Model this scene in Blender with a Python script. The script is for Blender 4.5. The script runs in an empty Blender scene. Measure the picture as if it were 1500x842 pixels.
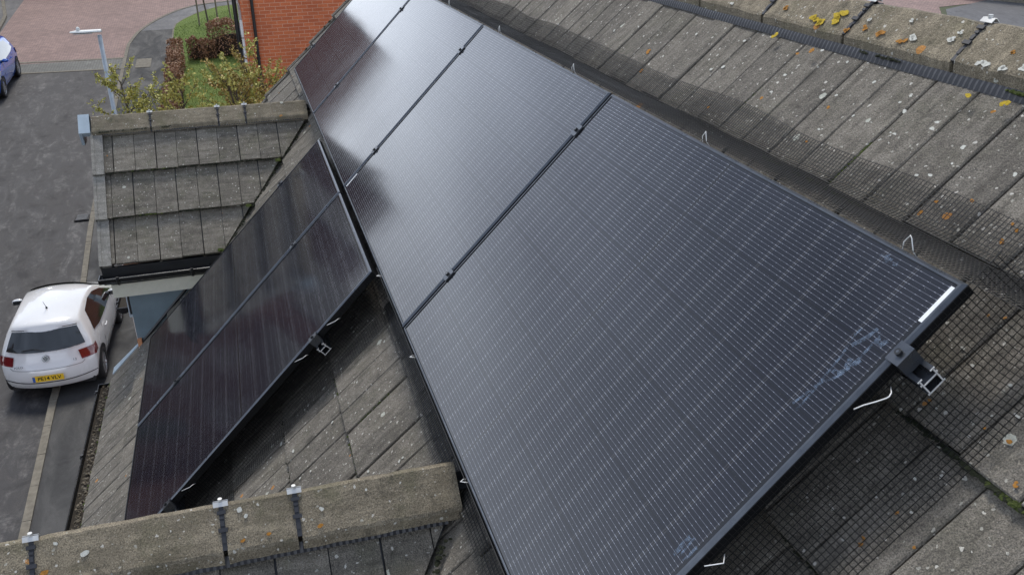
import bpy, math, random
from mathutils import Vector, Matrix, noise as mnoise
random.seed(7)
R = math.radians
scene = bpy.context.scene
col = scene.collection

# ---------------------------------------------------------------- camera
cd = bpy.data.cameras.new('camera'); cam = bpy.data.objects.new('camera', cd); col.objects.link(cam)
right = Vector((0.28235077, 0.95914848, -0.01767034))
down = Vector((0.38660907, -0.13062777, -0.91294568))
fwd = Vector((-0.87795869, 0.25093940, -0.40769835))
m = Matrix((right, -down, -fwd)).transposed().to_4x4()
m.translation = Vector((1.2551918, -0.4371492, 1.4865344))
cam.matrix_world = m
cd.sensor_width = 36; cd.lens = 1352.85 / 1500 * 36
cd.clip_start = 0.05; cd.clip_end = 3000
scene.camera = cam

# ---------------------------------------------------------------- sky, sun, exposure
SUN_EL, SUN_AZ = R(60), R(176)          # azimuth from +X towards +Y
sdir = Vector((math.cos(SUN_EL)*math.cos(SUN_AZ), math.cos(SUN_EL)*math.sin(SUN_AZ), math.sin(SUN_EL)))
world = bpy.data.worlds.new('World'); scene.world = world; world.use_nodes = True
wn = world.node_tree; wn.nodes.clear()
def W(t, **k):
    n = wn.nodes.new(t)
    for a, b in k.items(): setattr(n, a, b)
    return n
sky = W('ShaderNodeTexSky', sky_type='NISHITA', sun_disc=False)
sky.sun_elevation = SUN_EL; sky.sun_rotation = R(90) - SUN_AZ
tc = W('ShaderNodeTexCoord')
mp = W('ShaderNodeMapping'); mp.inputs['Scale'].default_value = (1.0, 1.0, 2.6)
wn.links.new(tc.outputs['Generated'], mp.inputs[0])
nz = W('ShaderNodeTexNoise'); nz.inputs['Scale'].default_value = 2.3; nz.inputs['Detail'].default_value = 7; nz.inputs['Roughness'].default_value = .55
wn.links.new(mp.outputs[0], nz.inputs[0])
ramp = W('ShaderNodeValToRGB')
ramp.color_ramp.elements[0].position = .34; ramp.color_ramp.elements[0].color = (9.8, 10.5, 11.9, 1)
ramp.color_ramp.elements[1].position = .62; ramp.color_ramp.elements[1].color = (17.0, 18.2, 20.2, 1)
wn.links.new(nz.outputs[0], ramp.inputs[0])
# overcast cloud deck: brighter low down in the sky, thinner overhead
sep = W('ShaderNodeSeparateXYZ'); wn.links.new(tc.outputs['Generated'], sep.inputs[0])
mr = W('ShaderNodeMapRange'); mr.inputs['From Min'].default_value = .08; mr.inputs['From Max'].default_value = .46
mr.inputs['To Min'].default_value = 1.32; mr.inputs['To Max'].default_value = .40
wn.links.new(sep.outputs[2], mr.inputs[0])
tint = W('ShaderNodeMixRGB', blend_type='MULTIPLY'); tint.inputs[2].default_value = (.84, .91, 1.06, 1)
mr2 = W('ShaderNodeMapRange'); mr2.inputs['From Min'].default_value = .12; mr2.inputs['From Max'].default_value = .5
wn.links.new(sep.outputs[2], mr2.inputs[0]); wn.links.new(mr2.outputs[0], tint.inputs[0]); wn.links.new(ramp.outputs[0], tint.inputs[1])
mul = W('ShaderNodeVectorMath', operation='SCALE'); wn.links.new(tint.outputs[0], mul.inputs[0]); wn.links.new(mr.outputs[0], mul.inputs['Scale'])
mx = W('ShaderNodeMixRGB'); mx.inputs[0].default_value = .88
wn.links.new(sky.outputs[0], mx.inputs[1]); wn.links.new(mul.outputs[0], mx.inputs[2])
bg = W('ShaderNodeBackground'); bg.inputs[1].default_value = .1
wn.links.new(mx.outputs[0], bg.inputs[0])
wo = W('ShaderNodeOutputWorld'); wn.links.new(bg.outputs[0], wo.inputs[0])
sl = bpy.data.lights.new('sun', 'SUN'); sl.energy = 2.5; sl.angle = R(16); sl.color = (1, .945, .86)
sun = bpy.data.objects.new('sun', sl); col.objects.link(sun)
sun.rotation_euler = (-sdir).to_track_quat('-Z', 'Y').to_euler()
vs = scene.view_settings
vs.view_transform = 'Standard'; vs.look = 'None'; vs.gamma = 1; vs.exposure = 0.22; vs.use_curve_mapping = False
scene.cycles.max_bounces = 6; scene.cycles.transparent_max_bounces = 8

# ---------------------------------------------------------------- node helpers
class NT:
    def __init__(s, name):
        s.m = bpy.data.materials.new(name); s.m.use_nodes = True
        s.t = s.m.node_tree; s.t.nodes.clear()
        s.out = s.t.nodes.new('ShaderNodeOutputMaterial')
        s.tc = s.t.nodes.new('ShaderNodeTexCoord')
    def n(s, typ, props=None, **ins):
        nd = s.t.nodes.new('ShaderNode' + typ)
        for a, b in (props or {}).items(): setattr(nd, a, b)
        for k, v in ins.items():
            key = int(k[1:]) if (k[0] == 'i' and k[1:].isdigit()) else k.replace('_', ' ')
            s.put(nd.inputs[key], v)
        return nd
    def put(s, sock, v):
        if isinstance(v, bpy.types.NodeSocket): s.t.links.new(v, sock)
        elif isinstance(v, bpy.types.Node): s.t.links.new(v.outputs[0], sock)
        else:
            if isinstance(v, (tuple, list)) and len(v) == 3 and len(sock.default_value) == 4: v = tuple(v) + (1,)
            sock.default_value = v
    def math(s, op, a, b=0.0, c=0.0): return s.n('Math', {'operation': op}, i0=a, i1=b, i2=c).outputs[0]
    def mix(s, f, a, b, bt='MIX'): return s.n('MixRGB', {'blend_type': bt}, i0=f, i1=a, i2=b).outputs[0]
    def noise(s, scale, detail=4, rough=.55, vec=None, dist=0): return s.n('TexNoise', None, Vector=vec or s.tc.outputs['Object'], Scale=scale, Detail=detail, Roughness=rough, Distortion=dist).outputs[0]
    def map(s, v, a, b, c=0., d=1.): return s.n('MapRange', None, Value=v, From_Min=a, From_Max=b, To_Min=c, To_Max=d).outputs[0]
    def stretch(s, sc, rot=(0, 0, 0)): return s.n('Mapping', None, Vector=s.tc.outputs['Object'], Scale=sc, Rotation=rot).outputs[0]
    def bump(s, h, strength=.3, dist=.01): return s.n('Bump', None, Height=h, Strength=strength, Distance=dist).outputs[0]
    def bsdf(s, **ins):
        b = s.n('BsdfPrincipled', None, **ins); s.t.links.new(b.outputs[0], s.out.inputs[0]); return s.m

def lin(h):
    c = [int(h[i:i+2], 16) / 255 for i in (0, 2, 4)]
    return tuple(x/12.92 if x <= .04045 else ((x+.055)/1.055)**2.4 for x in c)

MAT = {}
def simple(name, c, rough=.5, metal=0., var=.15, scale=20, coat=0., bump=0., spec=.5):
    k = NT(name)
    f = k.map(k.noise(scale, 5), .3, .7)
    c2 = tuple(x*(1-var) for x in c)
    MAT[name] = k.bsdf(Base_Color=k.mix(f, c2, c), Roughness=k.map(k.noise(scale*.7, 3), .3, .7, max(rough-.06, .02), min(rough+.08, 1)), Metallic=metal,
                       Coat_Weight=coat, Coat_Roughness=.04, Specular_IOR_Level=spec, **({'Normal': k.bump(k.noise(scale*6, 3), bump, .004)} if bump else {}))
    return MAT[name]

def concrete(name, ca, cb, white=1., orange=1., streakdir=None, seed=0., damp=.35, greenish=.0):
    k = NT(name)
    P = k.n('Mapping', None, Vector=k.tc.outputs['Object'], Location=(seed, seed*.7, -seed)).outputs[0]
    big = k.noise(4.2, 5, .6, P); mid = k.noise(26, 5, .62, P); fine = k.noise(310, 3, .75, P); grit = k.noise(140, 2, .6, P)
    rnd = k.n('NewGeometry').outputs['Random Per Island']
    c = k.mix(k.map(mid, .3, .7), ca, cb)
    c = k.mix(k.map(big, .4, .68, 0, damp), c, tuple(x*.42 for x in ca))
    c = k.mix(.32, c, k.n('CombineXYZ', None, X=k.map(rnd, 0, 1, .07, .24), Y=k.map(rnd, 0, 1, .066, .22), Z=k.map(rnd, 0, 1, .062, .185)).outputs[0])
    c = k.mix(1, c, k.n('CombineXYZ', None, X=k.map(fine, .32, .68, .36, 1.66), Y=k.map(fine, .32, .68, .36, 1.64), Z=k.map(fine, .32, .68, .38, 1.6)).outputs[0], 'MULTIPLY')
    c = k.mix(k.map(grit, .62, .7, 0, .5), c, (.045, .042, .036))
    c = k.mix(k.map(grit, .36, .28, 0, .45), c, (.42, .38, .31))
    if greenish: c = k.mix(k.map(k.noise(7, 5, .7, P), .5, .68, 0, greenish), c, (.075, .085, .03))
    st_ = k.noise(3., 5, .65, k.n('Mapping', None, Vector=P, Rotation=(R(-45), 0, 0), Scale=(16, 1.6, 4)).outputs[0])
    c = k.mix(k.map(st_, .46, .7, 0, .55), c, tuple(x*.4 for x in ca))
    c = k.mix(k.map(st_, .44, .28, 0, .35), c, tuple(x*1.25 for x in cb))
    # dark growth patches
    dk = k.noise(11, 6, .75, P, .4)
    c = k.mix(k.map(dk, .57, .72, 0, .6), c, (.028, .027, .024))
    # pale and orange lichen
    wob = k.n('VectorMath', {'operation': 'ADD'}, i0=P, i1=k.n('VectorMath', {'operation': 'SCALE'}, i0=k.n('TexNoise', None, Vector=P, Scale=90., Detail=2.).outputs[1], Scale=.012).outputs[0]).outputs[0]
    def spots(scale, thr, prob):
        v = k.n('TexVoronoi', {'feature': 'F1'}, Vector=wob, Scale=scale)
        sel = k.math('LESS_THAN', k.n('SeparateColor', None, Color=v.outputs['Color']).outputs[0], prob)
        size = k.math('MULTIPLY', k.n('SeparateColor', None, Color=v.outputs['Color']).outputs[1], thr)
        return k.math('MULTIPLY', sel, k.math('LESS_THAN', v.outputs['Distance'], size))
    if white:
        c = k.mix(k.math('MULTIPLY', spots(52, .25, .42*white), .75), c, (.62, .60, .54))
        c = k.mix(k.math('MULTIPLY', spots(17, .24, .13*white), .75), c, (.52, .53, .46))
        c = k.mix(k.math('MULTIPLY', spots(95, .36, .22*white), .55), c, (.5, .49, .43))
    if orange:
        c = k.mix(k.math('MULTIPLY', spots(13, .22, .10*orange), k.map(fine, .3, .6, .4, .9)), c, (.50, .22, .045))
    h = k.math('ADD', k.math('MULTIPLY', fine, .6), k.math('ADD', k.math('MULTIPLY', mid, .5), grit))
    MAT[name] = k.bsdf(Base_Color=c, Roughness=.92, Specular_IOR_Level=.25, Normal=k.bump(h, .9, .006))

concrete('roof_tile_concrete', (.134, .122, .104), (.243, .224, .192), greenish=.14)
concrete('dormer_tile_concrete', (.150, .137, .113), (.27, .248, .208), seed=3.3, orange=.6, greenish=.25)
concrete('ridge_concrete', (.235, .198, .135), (.37, .315, .22), seed=9.1, white=.8, orange=1.2, damp=.55, greenish=.35)
concrete('verge_concrete', (.27, .265, .24), (.40, .39, .36), seed=5, white=.2, orange=.2, damp=.4)

simple('black_plastic', (.012, .013, .015), .38, var=.3, coat=0)
simple('ridge_union_plastic', (.03, .031, .036), .45, var=.3)
simple('black_mesh_wire', (.012, .0125, .013), .42, metal=0., var=.2, spec=.25)
simple('wet_gutter', (.01, .011, .013), .22, var=.4)
simple('silver_plate', (.62, .62, .60), .38, metal=.35, var=.18, scale=40)
simple('aluminium', (.58, .6, .62), .32, metal=.85, var=.15, scale=60)
simple('aluminium_cut_end', (.8, .8, .78), .45, metal=.3, var=.1)
simple('black_anodised', (.115, .125, .14), .30, metal=.8, var=.2, scale=30)
simple('frame_side', (.012, .013, .016), .35, metal=.4, var=.2)
simple('white_clip', (.78, .78, .76), .35, var=.08)
simple('cream_upvc', (.62, .60, .50), .4, var=.12)
simple('white_upvc', (.74, .75, .74), .3, var=.08)
simple('zinc_lead', (.17, .225, .26), .55, metal=.05, var=.28, scale=5, bump=.06)
simple('pale_lead', (.36, .44, .50), .5, metal=.1, var=.2, scale=8)
simple('soil_debris', (.03, .022, .013), .95, var=.6, scale=60, bump=.6)
simple('galvanised', (.40, .45, .49), .45, metal=.35, var=.22, scale=9)
simple('lamp_head_paint', (.66, .68, .66), .4, var=.15)
simple('timber', (.22, .19, .13), .8, var=.35, scale=14, bump=.3)
simple('bark', (.11, .09, .065), .9, var=.4, scale=40, bump=.4)
simple('stone_grey', (.2, .205, .21), .8, var=.5, scale=12, bump=.5)
simple('slate_roof', (.07, .068, .068), .8, var=.35, scale=6, bump=.3)
simple('rubber', (.014, .014, .015), .75, var=.3)
simple('rim_metal', (.42, .43, .44), .35, metal=.7, var=.2)
simple('car_glass', (.012, .017, .02), .06, var=.4, scale=3, coat=1.)
simple('white_car_paint', (.76, .765, .76), .22, var=.04, scale=3, coat=1.)
simple('blue_car_paint', (.008, .10, .50), .22, metal=0., var=.15, scale=3, coat=1.)
simple('dark_car_paint', (.015, .016, .02), .25, var=.15, scale=3, coat=1.)
simple('red_lens', (.17, .008, .012), .12, var=.25, scale=12, coat=1.)
simple('clear_lens', (.5, .52, .55), .12, var=.25, scale=12, coat=1.)
simple('plate_yellow', (.85, .55, .03), .4, var=.06)
simple('plate_white', (.75, .75, .72), .4, var=.06)
simple('plate_blue', (.03, .12, .45), .4, var=.06)
simple('badge_chrome', (.16, .17, .18), .2, metal=.8, var=.4, scale=90)
simple('black_ink', (.012, .012, .012), .5, var=.1)
simple('moss', (.085, .115, .018), 1., var=.6, scale=120, bump=1.)
simple('dark_moss', (.026, .032, .012), 1., var=.6, scale=120, bump=1.)
simple('yellow_lichen', (.62, .44, .03), .95, var=.45, scale=220, bump=.7)
simple('orange_lichen', (.52, .235, .04), .95, var=.5, scale=220, bump=.7)
simple('white_lichen', (.62, .62, .56), .95, var=.3, scale=220, bump=.5)
simple('mortar', (.30, .28, .23), .9, var=.35, scale=40, bump=.5)
simple('orange_sealant', (.55, .25, .12), .7, var=.2)
simple('sticker_white', (.8, .82, .84), .4, var=.12, scale=90)
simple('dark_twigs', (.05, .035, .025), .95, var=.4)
simple('curtain', (.5, .49, .46), .8, var=.3, scale=6)
simple('green_door', (.03, .07, .06), .35, var=.1)

def leafmat(name, c1, c2):
    k = NT(name); r = k.n('NewGeometry').outputs['Random Per Island']
    MAT[name] = k.bsdf(Base_Color=k.mix(r, c1, c2), Roughness=.6, Subsurface_Weight=0.0)
leafmat('bud_leaf', (.56, .50, .13), (.27, .29, .07))
leafmat('beech_leaf', (.20, .105, .055), (.40, .24, .14))
leafmat('ochre_leaf', (.40, .26, .07), (.26, .24, .06))
leafmat('litter_leaf', (.10, .075, .04), (.05, .04, .022))
leafmat('grass_blade', (.08, .15, .02), (.15, .22, .035))

def brickmat(name, c1, c2, mortar):
    k = NT(name)
    s = k.n('SeparateXYZ', None, Vector=k.tc.outputs['Object'])
    v = k.n('CombineXYZ', None, X=k.math('ADD', s.outputs[0], s.outputs[1]), Y=s.outputs[2], Z=0.).outputs[0]
    b = k.n('TexBrick', {'offset': .5}, Vector=v, Color1=c1, Color2=c2, Mortar=mortar, Scale=1., Mortar_Size=.0055, Mortar_Smooth=.2, Bias=-.1, Brick_Width=.225, Row_Height=.075)
    f = k.noise(1.3, 5, .6); g = k.noise(60, 4, .7)
    c = k.mix(1, b.outputs[0], k.n('CombineXYZ', None, X=k.map(g, .3, .7, .7, 1.25), Y=k.map(g, .3, .7, .68, 1.25), Z=k.map(g, .3, .7, .68, 1.25)).outputs[0], 'MULTIPLY')
    c = k.mix(k.map(f, .45, .75, 0, .3), c, tuple(x*.6 for x in c2))
    MAT[name] = k.bsdf(Base_Color=c, Roughness=.85, Normal=k.bump(k.math('SUBTRACT', k.math('MULTIPLY', g, .3), b.outputs[1]), .5, .006))
brickmat('red_brick', (.60, .165, .062), (.46, .115, .046), (.60, .36, .24))
brickmat('brown_brick', (.24, .085, .06), (.16, .06, .045), (.22, .17, .14))
brickmat('dark_brick', (.13, .055, .045), (.09, .04, .035), (.12, .10, .09))

def asphalt(name, c, patch, pal):
    k = NT(name)
    v = k.stretch((.45, 1.3, 1))
    a = k.noise(1.3, 8, .72, v, .8); b = k.noise(7, 6, .75); g = k.noise(120, 3, .8); w = k.noise(2.2, 6, .7, v, 1.)
    cc = k.mix(k.map(a, .46, .60, 0, patch), c, pal)
    cc = k.mix(k.map(k.math('MULTIPLY', k.map(w, .5, .62), k.map(b, .42, .6)), 0, 1, 0, patch), cc, tuple(x*1.5 for x in pal))
    cc = k.mix(k.map(k.noise(1.7, 5, .7, None, .5), .52, .66, 0, .55), cc, tuple(x*.5 for x in c))
    cc = k.mix(1, cc, k.n('CombineXYZ', None, X=k.map(g, .3, .7, .6, 1.4), Y=k.map(g, .3, .7, .6, 1.4), Z=k.map(g, .3, .7, .6, 1.4)).outputs[0], 'MULTIPLY')
    MAT[name] = k.bsdf(Base_Color=cc, Roughness=k.map(a, .4, .6, .62, .9), Normal=k.bump(g, .5, .006))
asphalt('road_asphalt', (.027, .0265, .029), .85, (.072, .069, .067))
asphalt('path_asphalt', (.028, .029, .030), .3, (.045, .045, .045))
asphalt('path_asphalt_pale', (.10, .10, .105), .4, (.13, .13, .13))

def paving(name, c1, c2, mort, bw, rh, rot=0., var=.4):
    k = NT(name)
    v = k.stretch((1, 1, 0), (0, 0, rot))
    b = k.n('TexBrick', {'offset': .5}, Vector=v, Color1=c1, Color2=c2, Mortar=mort, Scale=1., Mortar_Size=.008, Mortar_Smooth=.3, Bias=0., Brick_Width=bw, Row_Height=rh)
    f = k.noise(.45, 6, .65); g = k.noise(3.5, 6, .7)
    c = k.mix(k.map(f, .4, .65, 0, var), b.outputs[0], tuple(x*.55 for x in c2))
    c = k.mix(k.map(g, .5, .7, 0, .4), c, tuple(min(1, x*1.35) for x in c1))
    MAT[name] = k.bsdf(Base_Color=c, Roughness=.85)
paving('block_paving', (.30, .205, .18), (.225, .155, .14), (.075, .06, .055), .2, .1, R(90))
paving('grey_setts', (.17, .17, .155), (.13, .13, .12), (.07, .07, .06), .2, .1, 0)
simple('kerb_concrete', (.20, .182, .145), .9, var=.4, scale=9, bump=.4)
k = NT('lawn_grass'); a = k.noise(2.2, 6, .7); b = k.noise(45, 5, .8)
MAT['lawn_grass'] = k.bsdf(Base_Color=k.mix(k.map(b, .3, .7), k.mix(k.map(a, .35, .65), (.060, .125, .016), (.12, .20, .028)), (.17, .21, .05)), Roughness=.95, Normal=k.bump(b, 1., .05))
k = NT('rough_ground'); a = k.noise(.35, 6, .7); b = k.noise(18, 5, .8)
MAT['rough_ground'] = k.bsdf(Base_Color=k.mix(k.map(a, .4, .6), k.mix(k.map(b, .3, .7), (.05, .08, .022), (.10, .10, .05)), (.09, .085, .075)), Roughness=.95, Normal=k.bump(b, .8, .05))

# solar glass: dark cells under glass, wire ribbons along X, half-cell gaps every 91.5 mm
def solar(name):
    k = NT(name)
    s = k.n('SeparateXYZ', None, Vector=k.tc.outputs['Object']); x, y = s.outputs[0], s.outputs[1]
    HL, HW = .861, .5578
    CX, CY, RB = .0925, .1815, (.1815-.0050)/16
    def band(coord, period, width):          # 1 near multiples of period
        fr = k.math('FRACT', k.math('ADD', k.math('DIVIDE', coord, period), 100.5))
        return k.math('LESS_THAN', k.math('ABSOLUTE', k.math('SUBTRACT', fr, .5)), width/period/2)
    ax = k.math('ABSOLUTE', x); ay = k.math('ABSOLUTE', y)
    xs = k.math('SUBTRACT', ax, .006)                        # gap in the middle of the panel
    inx = k.math('MULTIPLY', k.math('LESS_THAN', ax, 9*CX + .006), k.math('GREATER_THAN', ax, .004))
    iny = k.math('LESS_THAN', ay, 3*CY)
    inside = k.math('MULTIPLY', inx, iny)
    rowgap = band(y, CY, .0020)                              # between strings no ribbon
    colgap = band(xs, CX, .0026)
    colgap2 = band(k.math('SUBTRACT', xs, .0), CX, .011)
    cgy = band(y, CY, .0022)
    rib = k.math('MULTIPLY', band(k.math('ADD', k.math('MULTIPLY', k.math('SUBTRACT', k.math('FRACT', k.math('ADD', k.math('DIVIDE', y, CY), 100.)), .5), CY), RB*.5), RB, .00085), k.math('MULTIPLY', inside, k.math('SUBTRACT', 1., rowgap)))
    pads = k.math('MULTIPLY', rib, k.math('MAXIMUM', colgap2, band(k.math('ADD', x, .013), CX/3, .0045)))
    cl = k.noise(9, 4); ce = k.n('TexWhiteNoise', {'noise_dimensions': '2D'}, Vector=k.n('CombineXYZ', None, X=k.math('FLOOR', k.math('DIVIDE', xs, CX)), Y=k.math('FLOOR', k.math('DIVIDE', y, CY))).outputs[0]).outputs[0]
    cell = k.mix(k.math('MULTIPLY', ce, .55), (.0050, .0058, .0105), (.0068, .0080, .0140))
    base = k.mix(inside, (.006, .0065, .008), cell)
    gaps = k.math('MULTIPLY', inside, k.math('MAXIMUM', colgap, cgy))
    base = k.mix(gaps, base, (.0035, .0035, .004))
    edge = k.math('MULTIPLY', inside, k.math('MULTIPLY', band(xs, CX, .0095), k.math('SUBTRACT', 1., colgap)))
    base = k.mix(k.math('MULTIPLY', edge, .45), base, (.05, .05, .055))
    base = k.mix(rib, base, (.135, .14, .16))
    base = k.mix(pads, base, (.38, .395, .44))
    dust = k.noise(6, 6, .7); spk = k.noise(420, 2, .5)
    base = k.mix(k.map(dust, .35, .75, .0, .010), base, (.5, .48, .45))
    base = k.mix(k.map(spk, .72, .76, 0, .35), base, (.6, .6, .58))
    rough = k.map(k.noise(2.2, 3, .5), .3, .7, .075, .11)
    MAT[name] = k.bsdf(Base_Color=base, Roughness=k.mix(rib, (.6,)*3, (.40,)*3), Metallic=k.math('MULTIPLY', rib, .92), Specular_IOR_Level=.0,
                       Coat_Weight=1., Coat_Roughness=rough, Coat_IOR=1.5)
solar('solar_glass')

# ---------------------------------------------------------------- mesh helpers
def V(*a): return Vector(a)
X_, Y_, Z_ = V(1, 0, 0), V(0, 1, 0), V(0, 0, 1)
class MB:
    def __init__(s): s.v = []; s.f = []; s.mi = []; s.cur = 0
    def add(s, vs, fs):
        o = len(s.v); s.v += [Vector(p) for p in vs]
        for f in fs: s.f.append([o+i for i in f]); s.mi.append(s.cur)
    def obox(s, o, A, B, N, a, b, n):
        P = lambda i, j, k_: o + A*a[i] + B*b[j] + N*n[k_]
        s.add([P(i, j, k_) for k_ in (0, 1) for j in (0, 1) for i in (0, 1)],
              [(0, 2, 3, 1), (4, 5, 7, 6), (0, 1, 5, 4), (1, 3, 7, 5), (3, 2, 6, 7), (2, 0, 4, 6)])
        return s
    def box(s, x, y, z): return s.obox(V(0, 0, 0), X_, Y_, Z_, x, y, z)
    def quad(s, *p): s.add(p, [tuple(range(len(p)))]); return s
    def tube(s, pts, r, seg=8, cap=True):
        pts = [Vector(p) for p in pts]; n = len(pts); rs = r if isinstance(r, (list, tuple)) else [r]*n
        t0 = (pts[1]-pts[0]).normalized(); u = t0.orthogonal().normalized(); rings = []
        for i in range(n):
            t = (pts[min(i+1, n-1)]-pts[max(i-1, 0)]).normalized()
            u = (u - t*u.dot(t)); u = u.normalized() if u.length > 1e-6 else t.orthogonal().normalized()
            w = t.cross(u)
            rings.append([pts[i]+(u*math.cos(2*math.pi*k/seg)+w*math.sin(2*math.pi*k/seg))*rs[i] for k in range(seg)])
        vs = [p for g in rings for p in g]
        fs = [(i*seg+k, i*seg+(k+1) % seg, (i+1)*seg+(k+1) % seg, (i+1)*seg+k) for i in range(n-1) for k in range(seg)]
        if cap: fs += [tuple(range(seg))[::-1], tuple((n-1)*seg+k for k in range(seg))]
        s.add(vs, fs); return s
    def prism(s, poly, d):
        n = len(poly); P = [Vector(p) for p in poly]; Q = [p+Vector(d) for p in P]
        s.add(P+Q, [tuple(range(n))[::-1], tuple(range(n, 2*n))]+[(i, (i+1) % n, n+(i+1) % n, n+i) for i in range(n)]); return s
    def grid(s, fn, nu, nv, thick=None):
        s.add([fn(i/nu, j/nv) for j in range(nv+1) for i in range(nu+1)],
              [(j*(nu+1)+i, j*(nu+1)+i+1, (j+1)*(nu+1)+i+1, (j+1)*(nu+1)+i) for j in range(nv) for i in range(nu)]); return s
    def build(s, name, mats, parent=None, label=None, smooth=False, sub=0, world_space=True):
        me = bpy.data.meshes.new(name)
        off = V(0, 0, 0)
        if world_space and parent is not None:
            p = parent
            while p is not None: off += Vector(p.location); p = p.parent
        me.from_pydata([tuple(v-off) for v in s.v], [], s.f)
        if not isinstance(mats, (list, tuple)): mats = [mats]
        for q in mats: me.materials.append(MAT[q])
        if len(mats) > 1:
            for p, i in zip(me.polygons, s.mi): p.material_index = i
        me.validate(); me.update()
        import bmesh
        bm = bmesh.new(); bm.from_mesh(me); bmesh.ops.recalc_face_normals(bm, faces=bm.faces); bm.to_mesh(me); bm.free()
        if smooth:
            for p in me.polygons: p.use_smooth = True
        o = bpy.data.objects.new(name, me); col.objects.link(o)
        if parent is not None: o.parent = parent
        if label: o['label'] = label
        if sub:
            md = o.modifiers.new('sub', 'SUBSURF'); md.levels = sub; md.render_levels = sub
        return o
def tag(o, label, cat, group=None):
    o['label'] = label; o['category'] = cat
    if group: o['group'] = group
    return o
def struct(o, kind='structure', label=None):
    o['kind'] = kind
    if label: o['label'] = label
    return o
def empty(name, loc=(0, 0, 0), label=None, cat=None, group=None):
    o = bpy.data.objects.new(name, None); o.empty_display_size = .2; col.objects.link(o); o.location = loc
    if label: tag(o, label, cat, group)
    return o
def copy_tree(o, parent=None):
    c = o.copy(); col.objects.link(c)
    if parent is not None: c.parent = parent
    for ch in list(o.children): copy_tree(ch, c)
    return c

# roof frame: u along the ridge, v up the slope, n out of the slope (n = 0 is the face of the panels)
C4 = math.sqrt(.5)
RU, RV, RN = X_, V(0, C4, C4), V(0, -C4, C4)
def RF(u, v, n=0.): return RU*u + RV*v + RN*n
G, COURSE0, DROP = .337, .5365, .027
def tile_n(v):
    k = math.floor((v-COURSE0)/G); return -(.15 + DROP*((v-COURSE0)/G-k))

# ---------------------------------------------------------------- ground
SL = .10
BR = [(30, -7.15), (-19, -7.15), (-34, -5.4), (-75, -1.3)]
def gz(x):
    if x >= BR[1][0]: return BR[1][1]
    for (a, fa), (b, fb_) in zip(BR[1:], BR[2:]):
        if x >= b: return fa+(fb_-fa)*(a-x)/(a-b)
    return BR[-1][1]
def sheet(name, poly, off, mat, thick=0., kind='structure'):
    import bmesh
    bm = bmesh.new(); bm.faces.new([bm.verts.new((x, y, 0)) for x, y in poly])
    for xb in (-19, -34, -75): bmesh.ops.bisect_plane(bm, geom=bm.verts[:]+bm.edges[:]+bm.faces[:], plane_co=(xb, 0, 0), plane_no=(1, 0, 0))
    if thick:
        r_ = bmesh.ops.extrude_face_region(bm, geom=bm.faces[:]); up = [g for g in r_['geom'] if isinstance(g, bmesh.types.BMVert)]
        for v_ in bm.verts: v_.co.z = gz(v_.co.x)+off-thick
        for v_ in up: v_.co.z += thick
    else:
        for v_ in bm.verts: v_.co.z = gz(v_.co.x)+off
    bmesh.ops.recalc_face_normals(bm, faces=bm.faces)
    me = bpy.data.meshes.new(name); bm.to_mesh(me); bm.free(); me.materials.append(MAT[mat])
    o = bpy.data.objects.new(name, me); col.objects.link(o); o['kind'] = kind; return o
mb = MB()
xs = [1500, 400, 60, 30, 10, -10, -19, -34, -50, -75, -200, -1500]; ys = [-1500, -200, -60, -20, 0, 20, 60, 200, 1500]
def gzz(x): return gz(x)
mb.add([(x, y, gzz(x)) for x in xs for y in ys], [(i*len(ys)+j, i*len(ys)+j+1, (i+1)*len(ys)+j+1, (i+1)*len(ys)+j) for i in range(len(xs)-1) for j in range(len(ys)-1)])
struct(mb.build('ground', 'rough_ground'))
sheet('road', [(28, -2.8), (28, -10.25), (-38.0, -10.25), (-38.0, -4.7), (-23, -4.6), (-15.1, -4.45), (-11.2, -4.28), (-5, -4.0)], .012, 'road_asphalt')
sheet('road', [(-36, -10.2), (-36, -13.6), (-52, -13.6), (-52, -10.2)], .010, 'path_asphalt_pale')
sheet('speed_ramp', [(-37.4, -4.75), (-37.75, -10.15), (-38.9, -10.15), (-38.8, -4.78)], .02, 'grey_setts')
mb = MB()
for xa, xb in ((-37.28, -37.42), (-38.76, -38.92)):
    mb.prism([V(xa, -4.75, gz(xa)+.002), V(xa-.35, -10.15, gz(xa-.35)+.002), V(xb-.35, -10.15, gz(xb-.35)+.002), V(xb, -4.75, gz(xb)+.002)], V(0, 0, .028))
struct(mb.build('road_edging', 'kerb_concrete'))
kerb_curve = [(-5, -4.10), (-11.2, -4.37), (-15.1, -4.54), (-20.4, -4.62), (-23.3, -4.72), (-32.3, -4.77), (-40.5, -4.82), (-42.2, -4.62), (-43.8, -4.22), (-45.3, -3.6), (-46.4, -3.0), (-47.2, -2.3), (-47.8, -.9), (-48.1, .8), (-48.1, 14)]
path_in = [(-32.7, -3.06), (-41, -3.06), (-42.6, -3.07), (-43.6, -3.0), (-44.3, -2.78), (-45.1, -2.4), (-46, -1.8), (-46.9, -.95), (-47.2, .6), (-47.2, 14)]
sheet('block_paving', [(-38.9, -10.2), (-39.6, -10.2), (-60, -10.2), (-74, -10), (-74, 14), (-48.1, 14), (-48.1, .8), (-47.8, -.9), (-47.2, -2.3), (-46.4, -3.0), (-45.3, -3.6), (-43.8, -4.22), (-42.2, -4.62), (-40.5, -4.8), (-38.8, -4.78)], .015, 'block_paving')
sheet('block_paving', [(-74, 14), (-74, 60), (-39.2, 38), (-38.6, 33.4), (-30, 27.5), (-26, 14)], .015, 'block_paving')
sheet('tarmac_court', [(-38.1, 33.4), (-39.6, 37.6), (-37, 43), (-20, 60), (-10, 40), (-22, 24), (-30, 27.5)], .02, 'path_asphalt_pale')
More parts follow.
